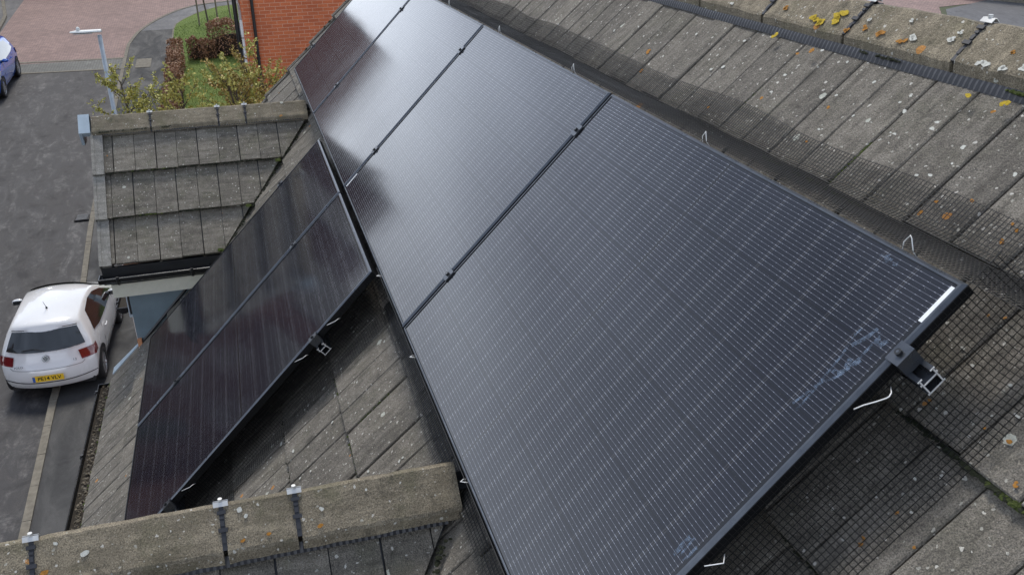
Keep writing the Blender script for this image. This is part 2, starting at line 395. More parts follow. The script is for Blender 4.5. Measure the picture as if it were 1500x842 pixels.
# kerb and footpath
def kerb(pts, w, h, name, mat='kerb_concrete', seg=.915):
    mb = MB(); P = [V(x, y, 0) for x, y in pts]
    d = [0]
    for a, b in zip(P, P[1:]): d.append(d[-1]+(b-a).length)
    def at(t):
        for i in range(len(P)-1):
            if t <= d[i+1] or i == len(P)-2:
                return P[i].lerp(P[i+1], (t-d[i])/(d[i+1]-d[i]))
    t = 0
    while t < d[-1]-.1:
        e = min(t+seg, d[-1]); a, b = at(t+.006), at(e-.006); dr = (b-a).normalized(); nn = V(-dr.y, dr.x, 0)
        q = [a, b, b+nn*w, a+nn*w]
        base = [V(p.x, p.y, gz(p.x)-.05) for p in q]
        j = random.uniform(-.004, .004)
        mb.prism(base, V(0, 0, h+.05+j)); t = e
    return struct(mb.build(name, mat))
kb = [(28, -2.9)] + kerb_curve
kerb(kb, -.125, .12, 'kerb')
kerb([(28, -10.2), (-43.5, -10.2)], .14, .12, 'kerb')
kerb([(-43.5, -10.2), (-47, -10.35), (-52, -11.3), (-60, -14)], .14, .12, 'kerb')
sheet('footpath', [(28, -10.34), (28, -12.2), (-43, -12.2), (-60, -16), (-60, -14), (-52, -11.44), (-47, -10.5), (-43, -10.34)], .10, 'path_asphalt_pale', .1)
sheet('footpath', [(28, -2.77), (-5, -3.97), (-11.2, -4.24), (-15.1, -4.41), (-20.4, -4.49), (-23.3, -4.59), (-32.3, -4.64), (-40.5, -4.69), (-42.8, -4.4), (-42.8, -3.06), (-30.5, -3.06), (-30.5, -1.2), (-7.7, -1.0), (-7.7, -1.3), (28, -1.3)], .10, 'path_asphalt', .1)
sheet('footpath', [(-42.81, -4.38), (-43.8, -4.08), (-45.3, -3.46), (-46.3, -2.9), (-47.06, -2.2), (-47.66, -.9), (-47.96, .8), (-47.96, 14), (-47.2, 14), (-47.2, .6), (-46.9, -.95), (-46, -1.8), (-45.1, -2.4), (-44.3, -2.78), (-43.6, -3.0), (-42.81, -3.06)], .10, 'path_asphalt_pale', .1)
kerb(path_in, -.06, .115, 'path_edging')
sheet('lawn', [(-20.5, -3.0), (-41, -3.0), (-42.6, -3.0), (-43.6, -2.94), (-44.3, -2.72), (-45.1, -2.34), (-46, -1.74), (-46.84, -.9), (-47.14, .6), (-47.14, 14), (-31, 14), (-31, -.6), (-20.5, -.6)], .11, 'lawn_grass', .1)
# access covers
def cover(name, x, y, sx, sy, lab, mat='kerb_concrete', off=.104):
    mb = MB()
    q = [V(x-sx, y-sy, gz(x-sx)+off), V(x+sx, y-sy, gz(x+sx)+off), V(x+sx, y+sy, gz(x+sx)+off), V(x-sx, y+sy, gz(x-sx)+off)]
    mb.prism(q, V(0, 0, .012)); o = mb.build(name, mat); tag(o, lab, 'access cover'); return o
cover('access_cover', -37.6, -4.02, .62, .28, 'pale square concrete access cover in the dark footpath')
e = empty('drain_grate', (-24, -4.93, gz(-24)), 'small iron drain grate in the road against the kerb', 'drain')
mb = MB(); mb.box((-24.24, -23.76), (-5.12, -4.76), (gz(-24)+.002, gz(-24)+.03)); mb.build('frame', 'rubber', e)
mb = MB()
for i in range(6): mb.box((-24.2+i*.075, -24.16+i*.075), (-5.08, -4.8), (gz(-24)+.028, gz(-24)+.042))
mb.build('bars', 'stone_grey', e)

# ---------------------------------------------------------------- the house whose roof fills the picture
house = empty('house', (-2, 1.27, -8), 'house under grey lichen-spotted concrete tiles with two roof dormers, carrying the solar panels', 'house')
UA, UB = -8.02, 3.6
RIDGE_Y = 1.350
def tiles(O, A, B, N, a0, a1, courses, gauge, mat, name, parent, offs=(0., .08), w=.1475, top=None, clip=None, over=.07, drop=DROP):
    """half-tile faces laid in courses; O origin, A along, B up the slope, N outward"""
    mb = MB()
    for ci, b0 in enumerate(courses):
        st = offs[ci % len(offs)]
        k0 = math.floor((a0-st)/w)
        a = st+k0*w; kk = k0
        b1 = b0+gauge+over
        if top is not None: b1 = min(b1, top)
        while a < a1:
            l, r_ = max(a, a0), min(a+w, a1)
            gl = .0034 if kk % 2 else .0018; gr = .0018 if kk % 2 else .0034
            if r_-l > .02:
                jn = random.uniform(-.0035, .0035); jb = random.uniform(-.005, .005)
                s = drop/gauge
                lo = b0+jb; n0 = jn; n1 = jn - s*(b1-lo)
                ch = .0035
                P = lambda x, b, n: O+A*x+B*b+N*n
                L, Rr = l+gl, r_-gr
                vs = [P(L, lo, n0-.020), P(Rr, lo, n0-.020), P(Rr, b1, n1-.020), P(L, b1, n1-.020),
                      P(L, lo, n0-ch), P(Rr, lo, n0-ch), P(Rr, b1, n1-ch), P(L, b1, n1-ch),
                      P(L+ch, lo+ch, n0), P(Rr-ch, lo+ch, n0), P(Rr-ch, b1, n1), P(L+ch, b1, n1)]
                fs = [(0, 1, 5, 4), (1, 2, 6, 5), (3, 0, 4, 7), (4, 5, 9, 8), (5, 6, 10, 9), (7, 4, 8, 11), (8, 9, 10, 11), (3, 2, 1, 0), (2, 3, 7, 11, 10, 6)]
                if clip is None or clip(P((L+Rr)/2, (lo+b1)/2, n0)): mb.add(vs, fs)
            a += w; kk += 1
    return mb
TO = RF(0, 0, -.15)
cs = [COURSE0+G*k for k in range(-9, 3)]
BAYS = ((-6.05-.70, -6.05+.665), (-.99-.70, -.99+.70))
def no_bay(p): return not (p.y < -1.36 and any(a < p.x < b for a, b in BAYS))
# offsets: the course starting at v = 1.21 has a joint at u = .047, the one below at u = .125
mb = tiles(TO, RU, RV, RN, UA, UB, cs, G, None, None, None, offs=(.125, .047) if (len(cs) % 2 == 0) else (.047, .125), top=1.62, clip=no_bay)
roof = mb.build('roof_slope', 'roof_tile_concrete', house)
# battens and felt under the tiles (a dark bed that closes the gaps)
def bed(O, A, B, N, a, b, name, parent, t=.03, d=.052, mat='black_plastic'):
    m_ = MB(); m_.obox(O, A, B, N, a, b, (-d-t, -d)); return m_.build(name, mat, parent)
bed(TO, RU, RV, RN, (UA+.02, UB), (-2.13, 1.66), 'roof_underlay', house)
SPANS = ((UA, BAYS[0][0]), (BAYS[0][1], BAYS[1][0]), (BAYS[1][1], UB))
for a, b in SPANS: bed(TO, RU, RV, RN, (a+.02, b-.01), (-2.46, -2.131), 'roof_underlay', house)
# the slope on the far side of the ridge
OB = V(0, 2*RIDGE_Y, 0) + V(0, C4*.15-0, -C4*.15)*0
BV, BN = V(0, -C4, C4), V(0, C4, C4)
O2 = V(0, 2*RIDGE_Y, 0) + BN*(-.15)
mb = tiles(O2, RU, BV, BN, UA, UB, cs, G, None, None, None, offs=(.125, .047), top=1.62)
mb.build('roof_slope', 'roof_tile_concrete', house)
bed(O2, RU, BV, BN, (UA+.02, UB), (-2.46, 1.66), 'roof_underlay', house)

def ridge_tile(mb, O, A, a0, a1, S1, S2, N1, N2, w=.14, t=.045, ch=.006, dp=.042):
    """angle ridge tile: O apex point, A along, S1/S2 down the two wings, N1/N2 their normals; the lower edges drop straight down"""
    D_ = V(0, 0, -1)
    pts = [O+S1*(w-ch), O+S1*w+D_*ch*.9, O+S1*w+D_*dp-S1*.002, O+S1*(w-.028)+D_*dp, O-(N1+N2)*t*.7, O+S2*(w-.028)+D_*dp, O+S2*w+D_*dp-S2*.002, O+S2*w+D_*ch*.9, O+S2*(w-ch), O+S2*.012, O+S1*.012]
    n = len(pts); nseg = 14
    rings = []
    for i in range(nseg+1):
        a = a0+(a1-a0)*i/nseg; ring = []
        for j, p in enumerate(pts):
            jit = V(0, 0, 0)
            q = p+A*a
            jit = (N1+N2)*.0024*mnoise.noise(q*14) + S1*.0030*mnoise.noise(q*19+V(5, 1, 2))
            e_ = .004 if i in (0, nseg) and j in (0, 8, 9, 10) else 0
            ring.append(q+jit-(N1+N2)*e_*.5)
        rings.append(ring)
    vs = [p for r_ in rings for p in r_]
    fs = [(i*n+j, i*n+(j+1) % n, (i+1)*n+(j+1) % n, (i+1)*n+j) for i in range(nseg) for j in range(n)]
    fs += [tuple(range(n)), tuple(nseg*n+j for j in range(n))[::-1]]
    mb.add(vs, fs)
APZ = V(0, 0, 1.141)          # outer apex line of the main ridge
APO = V(0, RIDGE_Y, APZ.z)
S1, S2 = V(0, -C4, -C4), V(0, C4, -C4)
N1, N2 = V(0, -C4, C4), V(0, C4, C4)
def union_strip(mb, O, A, a, S, N, w=.14):
    """ribbed black joint strap running down one wing"""
    mb.obox(O+A*a, A, S, N, (-.0065, .0065), (.004, w-.008), (-.018, -.001))
    for b0, b1, hw, h in ((.024, .034, .0115, .006), (.040, .047, .006, .004), (.052, .066, .0055, .003), (.072, .083, .0125, .006), (.092, .112, .0055, .002)):
        mb.obox(O+A*a, A, S, N, (-hw, hw), (b0, b1), (.001, h))
def plate(mb, O, A, a, Sa, Na, Sb, Nb):
    up = (Na+Nb).normalized()
    mb.obox(O+A*a, A, Sa, Na, (-.020, .020), (-.001, .0135), (.003, .0048))
    mb.obox(O+A*a, A, Sb, Nb, (-.020, .020), (-.001, .0135), (.003, .0048))
joints = [-.665-.452*k for k in range(-9, 17)]
edges = [UB] + [j for j in joints if UA < j < UB] + [UA]
edges.sort()
for a, b in zip(edges, edges[1:]):
    mb = MB(); dz = random.uniform(-.003, .003)
    ridge_tile(mb, APO+Z_*dz, X_, a+.007, b-.007, S1, S2, N1, N2, w=.131); mb.build('ridge_tile', 'ridge_concrete', roof, smooth=False)
for j in edges[1:-1]:
    mb = MB(); union_strip(mb, APO, X_, j, S1, N1); union_strip(mb, APO, X_, j, S2, N2)
    mb.build('ridge_joint_strap', 'ridge_union_plastic', roof)
    mb = MB(); plate(mb, APO, X_, j, S1, N1, S2, N2); mb.tube([APO+X_*j+Z_*.004, APO+X_*j+Z_*.011], .006, 10)
    mb.build('ridge_clamp_plate', 'silver_plate', roof)
# corrugated ventilation roll below the ridge tiles
def vent_roll(O, A, a0, a1, S, N, w0, w1, name, parent, n0=-.062):
    mb = MB(); na = int((a1-a0)/.009); prof = [(w0, .012), (w0+.5*(w1-w0), .008), (w1, .002)]
    def fn(s, t):
        a = a0+(a1-a0)*s; i = t*2; k_ = min(int(i), 1); f_ = i-k_
        w_ = prof[k_][0]*(1-f_)+prof[k_+1][0]*f_; h = prof[k_][1]*(1-f_)+prof[k_+1][1]*f_
        amp = .0018*(1 if round(s*na) % 2 else -1)*(.5+.5*t) + .003*mnoise.noise(V(a*6, 0, 3))
        return O+A*a+S*(w_+.004*mnoise.noise(V(a*3, 1, 1)))+N*(n0+h+amp)
    mb.grid(fn, na, 4); return mb.build(name, 'ridge_union_plastic', parent)
for a, b in ((-8, -4.6), (-4.6, UB)):
    vent_roll(V(0, 0, 0), X_, a, b, -RV, RN, -1.607, -1.581, 'ridge_vent_roll', roof, n0=-.178)

# far gable verge: cloaked verge units, bargeboard and wall
vg = MB()
for ci, b0 in enumerate(cs):
    b1 = min(b0+G-.002, 1.6); P_ = lambda u, v, n: TO+RU*u+RV*v+RN*n
    for ua_, ub_, lift in ((UA-.055, UA+.004, .012), (UA-.06, UA-.035, .016)):
        vg.prism([P_(ua_, b0-.012, -.06), P_(ua_, b0-.012, lift), P_(ua_, b1, lift-.026), P_(ua_, b1, -.06)], RU*(ub_-ua_))
vg.build('verge_tile', 'roof_tile_concrete', house)
bb = MB(); bb.obox(TO, RU, RV, RN, (UA-.085, UA-.058), (-2.5, 1.6), (-.20, -.012)); bb.obox(O2, RU, BV, BN, (UA-.085, UA-.058), (-2.5, 1.6), (-.20, -.012))
bb.build('bargeboard', 'white_upvc', house)
wl = MB()
ez = -2.0; fy, by = -1.42, 2*RIDGE_Y+1.42
wl.prism([V(UA+.1, fy, -8.6), V(UA+.1, by, -6.4), V(UA+.1, by, ez+.12), V(UA+.1, RIDGE_Y, .75), V(UA+.1, fy, ez+.12)], V(UB-.1-UA-.1, 0, -0))
wl.build('wall', 'red_brick', house)
# eaves gutter with brackets and the debris lying in it
GY, GZ = -1.700, -1.925
def gutter(a, b, r, name, parent, mat='wet_gutter', brk=None, out=None):
    """half-round gutter from a to b"""
    a, b = Vector(a), Vector(b); d = (b-a).normalized(); side = Z_.cross(d).normalized(); mb = MB()
    n = 10
    for rr, flip in ((r, 0), (r-.004, 1)):
        mb.grid(lambda s, t: a.lerp(b, s)+side*math.cos(math.pi*(1+t))*rr+Z_*math.sin(math.pi*(1+t))*rr, 1, n)
    for sgn in (-1, 1): mb.tube([a+side*sgn*(r-.001), b+side*sgn*(r-.001)], .0045, 6)
    for e_, dd in ((a, -1), (b, 1)): mb.prism([e_+side*math.cos(math.pi*(1+t/n))*r+Z_*math.sin(math.pi*(1+t/n))*r for t in range(n+1)], d*dd*.006)
    g = mb.build(name, mat, parent)
    L = (b-a).length; k_ = max(1, int(L/.75)); 
    for i in range(k_+1):
        p = a+d*(.12+(L-.24)*i/k_); mb = MB()
        mb.tube([p+side*math.cos(math.pi*(1+t/8))*(r+.006)+Z_*math.sin(math.pi*(1+t/8))*(r+.006) for t in range(9)], .012, 6)
        for sgn in (-1, 1): mb.tube([p+side*sgn*(r+.002), p+side*sgn*(r+.002)+Z_*.012], .011, 7)
        mb.build('bracket', 'black_plastic', g)
    return g
for a, b in SPANS: gg = gutter((a+.01, GY, GZ), (b-.02, GY, GZ), .058, 'gutter', house)
mb = MB()
for i in range(900):
    u = random.uniform(-5.36, -2.6); y = GY+random.uniform(-.03, .045); s_ = random.uniform(.004, .013)
    p = V(u, y, GZ-.012+random.uniform(-.01, .008)); d1 = V(random.uniform(-1, 1), random.uniform(-1, 1), random.uniform(-.4, .4)).normalized()*s_; d2 = d1.cross(Z_)*.6+Z_*random.uniform(-.003, .003)
    mb.quad(p-d1-d2*.3, p-d2, p+d1, p+d2)
dl = mb.build('gutter_leaf_litter', 'litter_leaf'); struct(dl, 'stuff', 'dead leaves lying in the black gutter')
for a, b in SPANS:
    mb = MB(); mb.obox(V(0, 0, 0), X_, Y_, Z_, (a+.02, b-.03), (GY-.045, GY+.045), (GZ-.034, GZ-.022)); mb.build('gutter_silt', 'soil_debris', house)
for a, b in SPANS:
    fb = MB(); fb.box((a, b-.01), (-1.64, -1.615), (-2.12, -1.95)); fb.build('fascia', 'cream_upvc', house)
    mb = MB(); mb.box((a, b-.01), (-1.615, -1.422), (-2.12, -2.10)); mb.build('soffit', 'cream_upvc', house)

# dormers
TOPY = .09
def dormer(xr, lab, zr=-.12, apz=-.085):
    D = empty('dormer', (0, 0, 0)); D.parent = house; D.location = V(0, 0, 0); D['label'] = lab
    # all geometry is given in world coordinates
    SA, NA = V(C4, 0, -C4), V(C4, 0, C4)
    SB, NB = V(-C4, 0, -C4), V(-C4, 0, C4)
    O = V(xr, 0, zr)
    gge = .360; s0 = [1.147+(-.12-0)*0, .787, .427] if zr < -.1 else [1.185, .825, .465]
    yv0 = -1.485
    for S_, N_ in ((SA, NA), (SB, NB)):
        mb = MB(); drop = .037
        for ci, s in enumerate(s0):
            w = .1475; first = [.04, .045, .075][ci]; y = yv0-w+first; kk = ci
            while y < .25:
                l, r_ = max(y, yv0), y+w
                up = max(s-gge-.06, .02); s_nom = s; s = s_nom+random.uniform(-.005, .006)
                gl = .0035 if kk % 2 else .0018; gr = .0018 if kk % 2 else .0035
                jn = random.uniform(-.0025, .0025)
                P = lambda yy, ss, nn: O+Y_*yy+S_*ss+N_*nn
                n1 = jn-drop/gge*(s-up); L, Rr = l+gl, r_-gr
                if Rr-L > .008:
                    # cut the tile face along the valley with the main slope (main face: y - z = .212), a finger's width short
                    lim = lambda ss, nn: (O+S_*ss+N_*nn).z+.212-.010
                    poly = [(L, s, jn), (Rr, s, jn), (Rr, up, n1), (L, up, n1)]; outp = []
                    for i in range(4):
                        p, q = poly[i], poly[(i+1) % 4]; dp_, dq_ = lim(p[1], p[2])-p[0], lim(q[1], q[2])-q[0]
                        if dp_ >= 0: outp.append(p)
                        if (dp_ >= 0) != (dq_ >= 0):
                            t_ = dp_/(dp_-dq_); outp.append(tuple(p[c]+(q[c]-p[c])*t_ for c in range(3)))
                    if len(outp) > 2: mb.prism([P(*c) for c in outp], N_*-.024)
                s = s_nom; y += w; kk += 1
        mb.build('dormer_slope', 'dormer_tile_concrete', D)
        mb = MB()   # underlay bed
        q = [O+S_*0+N_*-.06+Y_*(yv0+.02), O+S_*(s0[0]-.03)+N_*-.06+Y_*(yv0+.02), O+S_*(s0[0]-.03)+N_*-.06+Y_*-.72, O+N_*-.06+Y_*.07]
        mb.prism(q, N_*.02); mb.build('dormer_underlay', 'black_plastic', D)
        # verge units at the street end
        mb = MB()
        for ci, s in enumerate(s0):
            up = max(s-gge-.0, .03); off = -.012*(2-ci)*0
            P_ = lambda yy, ss, nn: O+Y_*yy+S_*ss+N_*nn; sh = random.uniform(-.004, .004)
            for ya_, yb_, lift in ((yv0-.066+sh, yv0+.010+sh, .014), (yv0-.070+sh, yv0-.050+sh, .018)):
                mb.prism([P_(ya_, s+.016, -.085), P_(ya_, s+.016, lift), P_(ya_, up+.002, lift-.024), P_(ya_, up+.002, -.085)], Y_*(yb_-ya_))
        mb.build('verge_tile', 'verge_concrete', D)
        # gutter and boards
        e_ = O+S_*(s0[0]+.018); gx = e_.x+(.03 if S_.x > 0 else -.03); gzv = e_.z-.062
        yend = gzv+.212-.02
        g = gutter((gx, -1.56, gzv), (gx, yend-.02, gzv), .05, 'gutter', D)
        mb = MB(); xx = e_.x-(.02 if S_.x > 0 else -.02); mb.box((xx-.012, xx+.012), (-1.545, yend+.06), (gzv-.075, gzv+.05)); mb.build('fascia', 'black_plastic', D)
        mb = MB(); x1 = xr+(.695 if S_.x > 0 else -.695); mb.box((min(x1, xx), max(x1, xx)), (-1.50, yend+.2), (gzv-.10, gzv-.078)); mb.box((xx+(.0 if S_.x > 0 else -.02), xx+(.02 if S_.x > 0 else .0)), (-1.50, yend+.12), (gzv-.175, gzv-.077)); mb.build('soffit', 'cream_upvc', D)
        # cheek
        cx = xr+(.695 if S_.x > 0 else -.695); zt = gzv-.085
        mb = MB(); mb.prism([V(cx, -1.425, zt), V(cx, -1.425, -1.72), V(cx, zt+.25, zt)], V(-.02 if S_.x > 0 else .02, 0, 0)); mb.build('cheek', 'zinc_lead', D)
        mb = MB(); mb.tube([V(cx+(.012 if S_.x > 0 else -.012), -1.385, -1.60), V(cx+(.012 if S_.x > 0 else -.012), zt+.2-.02, zt-.02)], .012, 6); mb.build('cheek_flashing', 'black_plastic', D)
    # ridge tiles with joints
    AO = V(xr, 0, apz)
    for a, b in ((-1.545, -1.13), (-1.13, -.648), (-.648, -.448), (-.448, .020)):
        mb = MB(); ridge_tile(mb, AO+Z_*random.uniform(-.003, .003), Y_, a+.006, b-.006, SA, SB, NA, NB, w=.140, t=.040, dp=.038); mb.build('ridge_tile', 'ridge_concrete', D)
    for j in (-1.13, -.648, -.448):
        mb = MB(); union_strip(mb, AO, Y_, j, SA, NA, .140); union_strip(mb, AO, Y_, j, SB, NB, .140); mb.build('ridge_joint_strap', 'ridge_union_plastic', D)
        mb = MB(); plate(mb, AO, Y_, j, SA, NA, SB, NB); mb.tube([AO+Y_*j+Z_*.004, AO+Y_*j+Z_*.012], .006, 10); mb.build('ridge_clamp_plate', 'silver_plate', D)
    sk = (abs(.14*C4)+0)*1.0; vent_roll(O, Y_, -1.48, -.03, SA, NA, .12, .150, 'ridge_vent_roll', D, n0=-.010)
    # block end cap
    mb = MB(); mb.obox(AO, Y_, SA, NA, (-1.625, -1.548), (-.008, .150), (-.04, .010)); mb.obox(AO, Y_, SB, NB, (-1.625, -1.548), (-.008, .150), (-.04, .010))
    mb.prism([AO+Y_*-1.625+SA*.150, AO+Y_*-1.625, AO+Y_*-1.625+SB*.150, AO+Y_*-1.625+V(-.06, 0, -.2), AO+Y_*-1.625+V(.06, 0, -.2)], Y_*.02)
    mb.build('ridge_end_cap', 'pale_lead', D)
    # front wall with window
    mb = MB(); mb.prism([V(xr-.69, -1.43, -8.0), V(xr+.66, -1.43, -8.0), V(xr+.66, -1.43, -1.06), V(xr, -1.43, -.30), V(xr-.69, -1.43, -1.06)], V(0, .1, 0)); mb.build('front_wall', 'red_brick', D)
    fr = MB(); fr.box((xr-.48, xr+.48), (-1.46, -1.40), (-1.82, -1.77)); fr.box((xr-.48, xr+.48), (-1.46, -1.40), (-1.02, -.97)); 
    for x_ in (-.48, -.025, .43): fr.box((xr+x_, xr+x_+.05), (-1.46, -1.40), (-1.768, -1.022))
    w_ = fr.build('window', 'white_upvc', D)
    return D
d1 = dormer(-6.05, 'far dormer with pale weathered verge tiles and a grey-blue lead cheek', zr=-.09, apz=-.072)
d2 = dormer(-.99, 'near dormer whose lichen-spotted ridge crosses the bottom left')
# small pieces on the far dormer: open casement, sealant bead, lead apron
mb = MB()
cz0, cz1 = -1.46, -1.25
hinge = V(-5.48, -1.41, 0); dirv = V(-.01, -.055, 0); sd = V(.98, -.17, 0)
mb.obox(hinge, dirv, Z_, sd, (0, 1), (cz0, cz0+.02), (-.01, .01)); mb.obox(hinge, dirv, Z_, sd, (0, 1), (cz1-.02, cz1), (-.01, .01))
mb.obox(hinge, dirv, Z_, sd, (0, .14), (cz0+.021, cz1-.021), (-.01, .01)); mb.obox(hinge, dirv, Z_, sd, (.86, 1), (cz0+.021, cz1-.021), (-.01, .01))
cas = mb.build('open_casement', 'pale_lead', d1)
mb = MB(); mb.obox(hinge, dirv, Z_, sd, (.145, .855), (cz0+.022, cz1-.022), (-.004, .004)); mb.build('pane', 'car_glass', d1)
mb = MB(); p0 = RF(-5.32, -2.14, -.145); p1 = RF(-5.40, -2.50, -.142)
mb.prism([RF(-5.335, -2.13, -.148), RF(-5.37, -2.13, -.148), RF(-5.47, -2.47, -.148), RF(-5.36, -2.47, -.148)], RN*.006); mb.build('lead_apron', 'pale_lead', d1)
mb = MB(); mb.box((-5.36, -5.325), (-1.425, -1.395), (-1.64, -1.58)); mb.build('sealant', 'orange_sealant', d1)

# ---------------------------------------------------------------- solar panels
PL, PW, PT = 1.722, 1.1156, .032
def make_panel(name):
    e_ = empty(name)
    fr = MB(); hl, hw, rim = PL/2, PW/2, .011
    ch = .0062
    def ringq(x0, y0, z0, x1, y1, z1):
        A_ = [V(-x0, -y0, z0), V(x0, -y0, z0), V(x0, y0, z0), V(-x0, y0, z0)]; B_ = [V(-x1, -y1, z1), V(x1, -y1, z1), V(x1, y1, z1), V(-x1, y1, z1)]
        fr.add(A_+B_, [(i, (i+1) % 4, 4+(i+1) % 4, 4+i) for i in range(4)])
    fr.cur = 0
    ringq(hl-rim, hw-rim, 0, hl-ch, hw-ch, 0); ringq(hl-ch, hw-ch, 0, hl, hw, -ch)
    fr.cur = 1
    ringq(hl-rim, hw-rim, -.0026, hl-rim, hw-rim, 0); ringq(hl, hw, -ch, hl, hw, -PT); ringq(hl, hw, -PT, hl-.03, hw-.03, -PT)
    fr.build('frame', ['black_anodised', 'frame_side'], e_)
    g = MB(); g.box((-hl+.006, hl-.006), (-hw+.006, hw-.006), (-.0070, -.0027)); g.build('glass', 'solar_glass', e_)
    b = MB(); b.box((-.05, .06), (-.1, .1), (-.03, -.0078)); b.build('junction_box', 'black_plastic', e_)
    return e_
rot_up = Matrix((RU, RV, RN)).transposed().to_4x4()
rot_lo = (Matrix((RU, RV, RN)).transposed() @ Matrix.Rotation(R(90), 3, 'Z')).to_4x4()
labs = ['nearest solar panel, large in the middle, with pale smears and a white corner sticker',
        'second panel from the near end of the upper row, silvery wires faintly showing',
        'third panel from the near end of the upper row, reflecting white sky',
        'farthest solar panel of the upper row, half brown and half white with reflections']
proto = make_panel('solar_panel'); panels = []
for i in range(4):
    p = proto if i == 0 else copy_tree(proto)
    mw = rot_up.copy(); mw.translation = RF(-PL/2-i*(PL+.02), PW/2, 0); p.matrix_world = mw
    tag(p, labs[i], 'solar panel', 'solar panels on the roof'); panels.append(p)
LU, LV, GAP = -2.3496, -.0327, .02
for i in range(2):
    p = copy_tree(proto); mw = rot_lo.copy(); mw.translation = RF(LU-PW/2-i*(PW+GAP), LV-PL/2, 0); p.matrix_world = mw
    tag(p, ['near panel of the dark lower pair, ending by the near dormer ridge', 'far panel of the dark lower pair, beside the far dormer'][i], 'solar panel', 'solar panels on the roof')
# marks that only the nearest panel carries (children in its local frame: x = u + PL/2, y = v - PW/2)
P1 = panels[0]
def loc1(u, v, n): return V(u+PL/2, v-PW/2, n)
mb = MB(); mb.obox(V(0, 0, 0), X_, Y_, Z_, (PL/2-.0225, PL/2-.0115), (PW/2-.105, PW/2-.018), (-.0026, -.0019)); mb.build('sticker', 'sticker_white', P1, world_space=False)
mb = MB(); mb.obox(V(0, 0, 0), X_, Y_, Z_, (PL/2-.009, PL/2-.004), (-.33, -.22), (.0001, .0006)); mb.build('frame_scratch', 'sticker_white', P1, world_space=False)
k = NT('smear'); f_ = k.map(k.noise(70, 5, .8), .42, .66, 0, .5)
tr = k.n('BsdfTransparent'); df = k.n('BsdfPrincipled', None, Base_Color=(.20, .28, .40), Roughness=.6)
ms = k.n('MixShader', None, i0=f_, i1=tr.outputs[0], i2=df.outputs[0]); k.t.links.new(ms.outputs[0], k.out.inputs[0]); MAT['smear'] = k.m
def smear(strokes):
    mb = MB()
    for pts, w in strokes:
        P = [loc1(u, v, -.0022) for u, v in pts]
        for a, b in zip(P, P[1:]):
            d = (b-a).normalized(); nn = V(-d.y, d.x, 0)*w
            mb.quad(a-nn, b-nn, b+nn, a+nn)
    return mb.build('smear', 'smear', P1, world_space=False)
smear([([(-.086, .734), (-.089, .786), (-.096, .838), (-.10, .875), (-.114, .919), (-.11, .939)], .0030), ([(-.105, .74), (-.091, .805), (-.067, .84), (-.062, .896), (-.063, .931), (-.068, .955)], .0032),
       ([(-.09, .84), (-.077, .841), (-.064, .858), (-.055, .888)], .0045), ([(-.062, .925), (-.055, .936), (-.085, .954)], .005), ([(-.10, .90), (-.085, .93), (-.08, .955)], .005), ([(-.07, .86), (-.078, .88)], .006), ([(-.048, .93), (-.042, .948)], .006)])
smear([([(-.053, .362), (-.055, .392), (-.055, .412)], .006), ([(-.024, .411), (-.024, .372)], .004), ([(-.04, .37), (-.045, .42)], .003)])
smear([([(-.2, 1.091), (-.189, 1.075)], .005), ([(-.169, 1.086), (-.165, 1.078)], .006), ([(-.215, 1.083), (-.18, 1.085)], .003)])
mb = MB(); mb.box((-PL/2+.0125, -PL/2+.0215), (-PW/2+.018, -PW/2+.105), (-.0026, -.0019)); mb.build('sticker', 'sticker_white', panels[1], world_space=False)
# rails and clamps
def rail(v, u0, u1, lab, n_top=-.0335):
    e_ = empty('mounting_rail', RF(u1, v, n_top-.02), lab, 'mounting rail', 'rails under the solar panels')
    w, h, t = .018, .044, .0022
    O = RF(0, v, n_top)
    body = MB(); body.cur = 0
    ua, ub = u0, u1-.0012
    parts = [((-w, -w+t), (-h, 0)), ((w-t, w), (-h, 0)), ((-w+t, w-t), (-h, -h+t)), ((-w+t, w-t), (-.018, -.018+t)),
             ((-w-.003, -w), (-h, -h+.003)), ((w, w+.003), (-h, -h+.003)), ((-w-.003, -w), (-.014, -.011)), ((w, w+.003), (-.014, -.011)),
             ((-w-.003, -w), (-.002, .0)), ((w, w+.003), (-.002, .0)), ((-w+t, -w+.007), (-.002, 0)), ((w-.007, w-t), (-.002, 0))]
    for b, n in parts: body.obox(O, RU, RV, RN, (ua, ub), b, n)
    body.build('profile', 'black_anodised', e_)
    ce = MB()
    for b, n in parts: ce.obox(O, RU, RV, RN, (ub, u1), (b[0]-.0004, b[1]+.0004), (n[0]-.0004, n[1]+.0004))
    ce.build('cut_end', 'aluminium_cut_end', e_)
    return e_
def clamp(u, v, kind, du=1):
    e_ = empty('end_clamp' if kind == 'end' else 'mid_clamp', RF(u, v, 0))
    mb = MB(); O = RF(u, v, 0)
    if kind == 'end':
        mb.obox(O, RU, RV, RN, sorted((-.012*du, .024*du)), (-.0225, .0225), (.0008, .004)); mb.obox(O, RU, RV, RN, sorted((.003*du, .0235*du)), (-.022, .022), (-.034, .0007))
    else:
        mb.obox(O, RU, RV, RN, (-.019, .019), (-.0225, .0225), (.0008, .0042)); mb.obox(O, RU, RV, RN, (-.0085, .0085), (-.022, .022), (-.034, .0007))
    cl = mb.build('clamp_body', 'black_anodised', e_)
    bt = MB(); c_ = O+RU*(.006*du if kind == 'end' else 0)
    ring = [c_+RN*.0042+(RU*math.cos(t*math.pi/6)+RV*math.sin(t*math.pi/6))*.0072 for t in range(12)]
    bt.prism(ring, RN*.007); bt.build('bolt', 'black_plastic', e_)
    bs = MB(); ring = [c_+RN*.01125+(RU*math.cos(t*math.pi/3)+RV*math.sin(t*math.pi/3))*.0036 for t in range(6)]; bs.prism(ring, RN*.0003); bs.build('bolt_socket', 'badge_chrome', e_)
    return e_
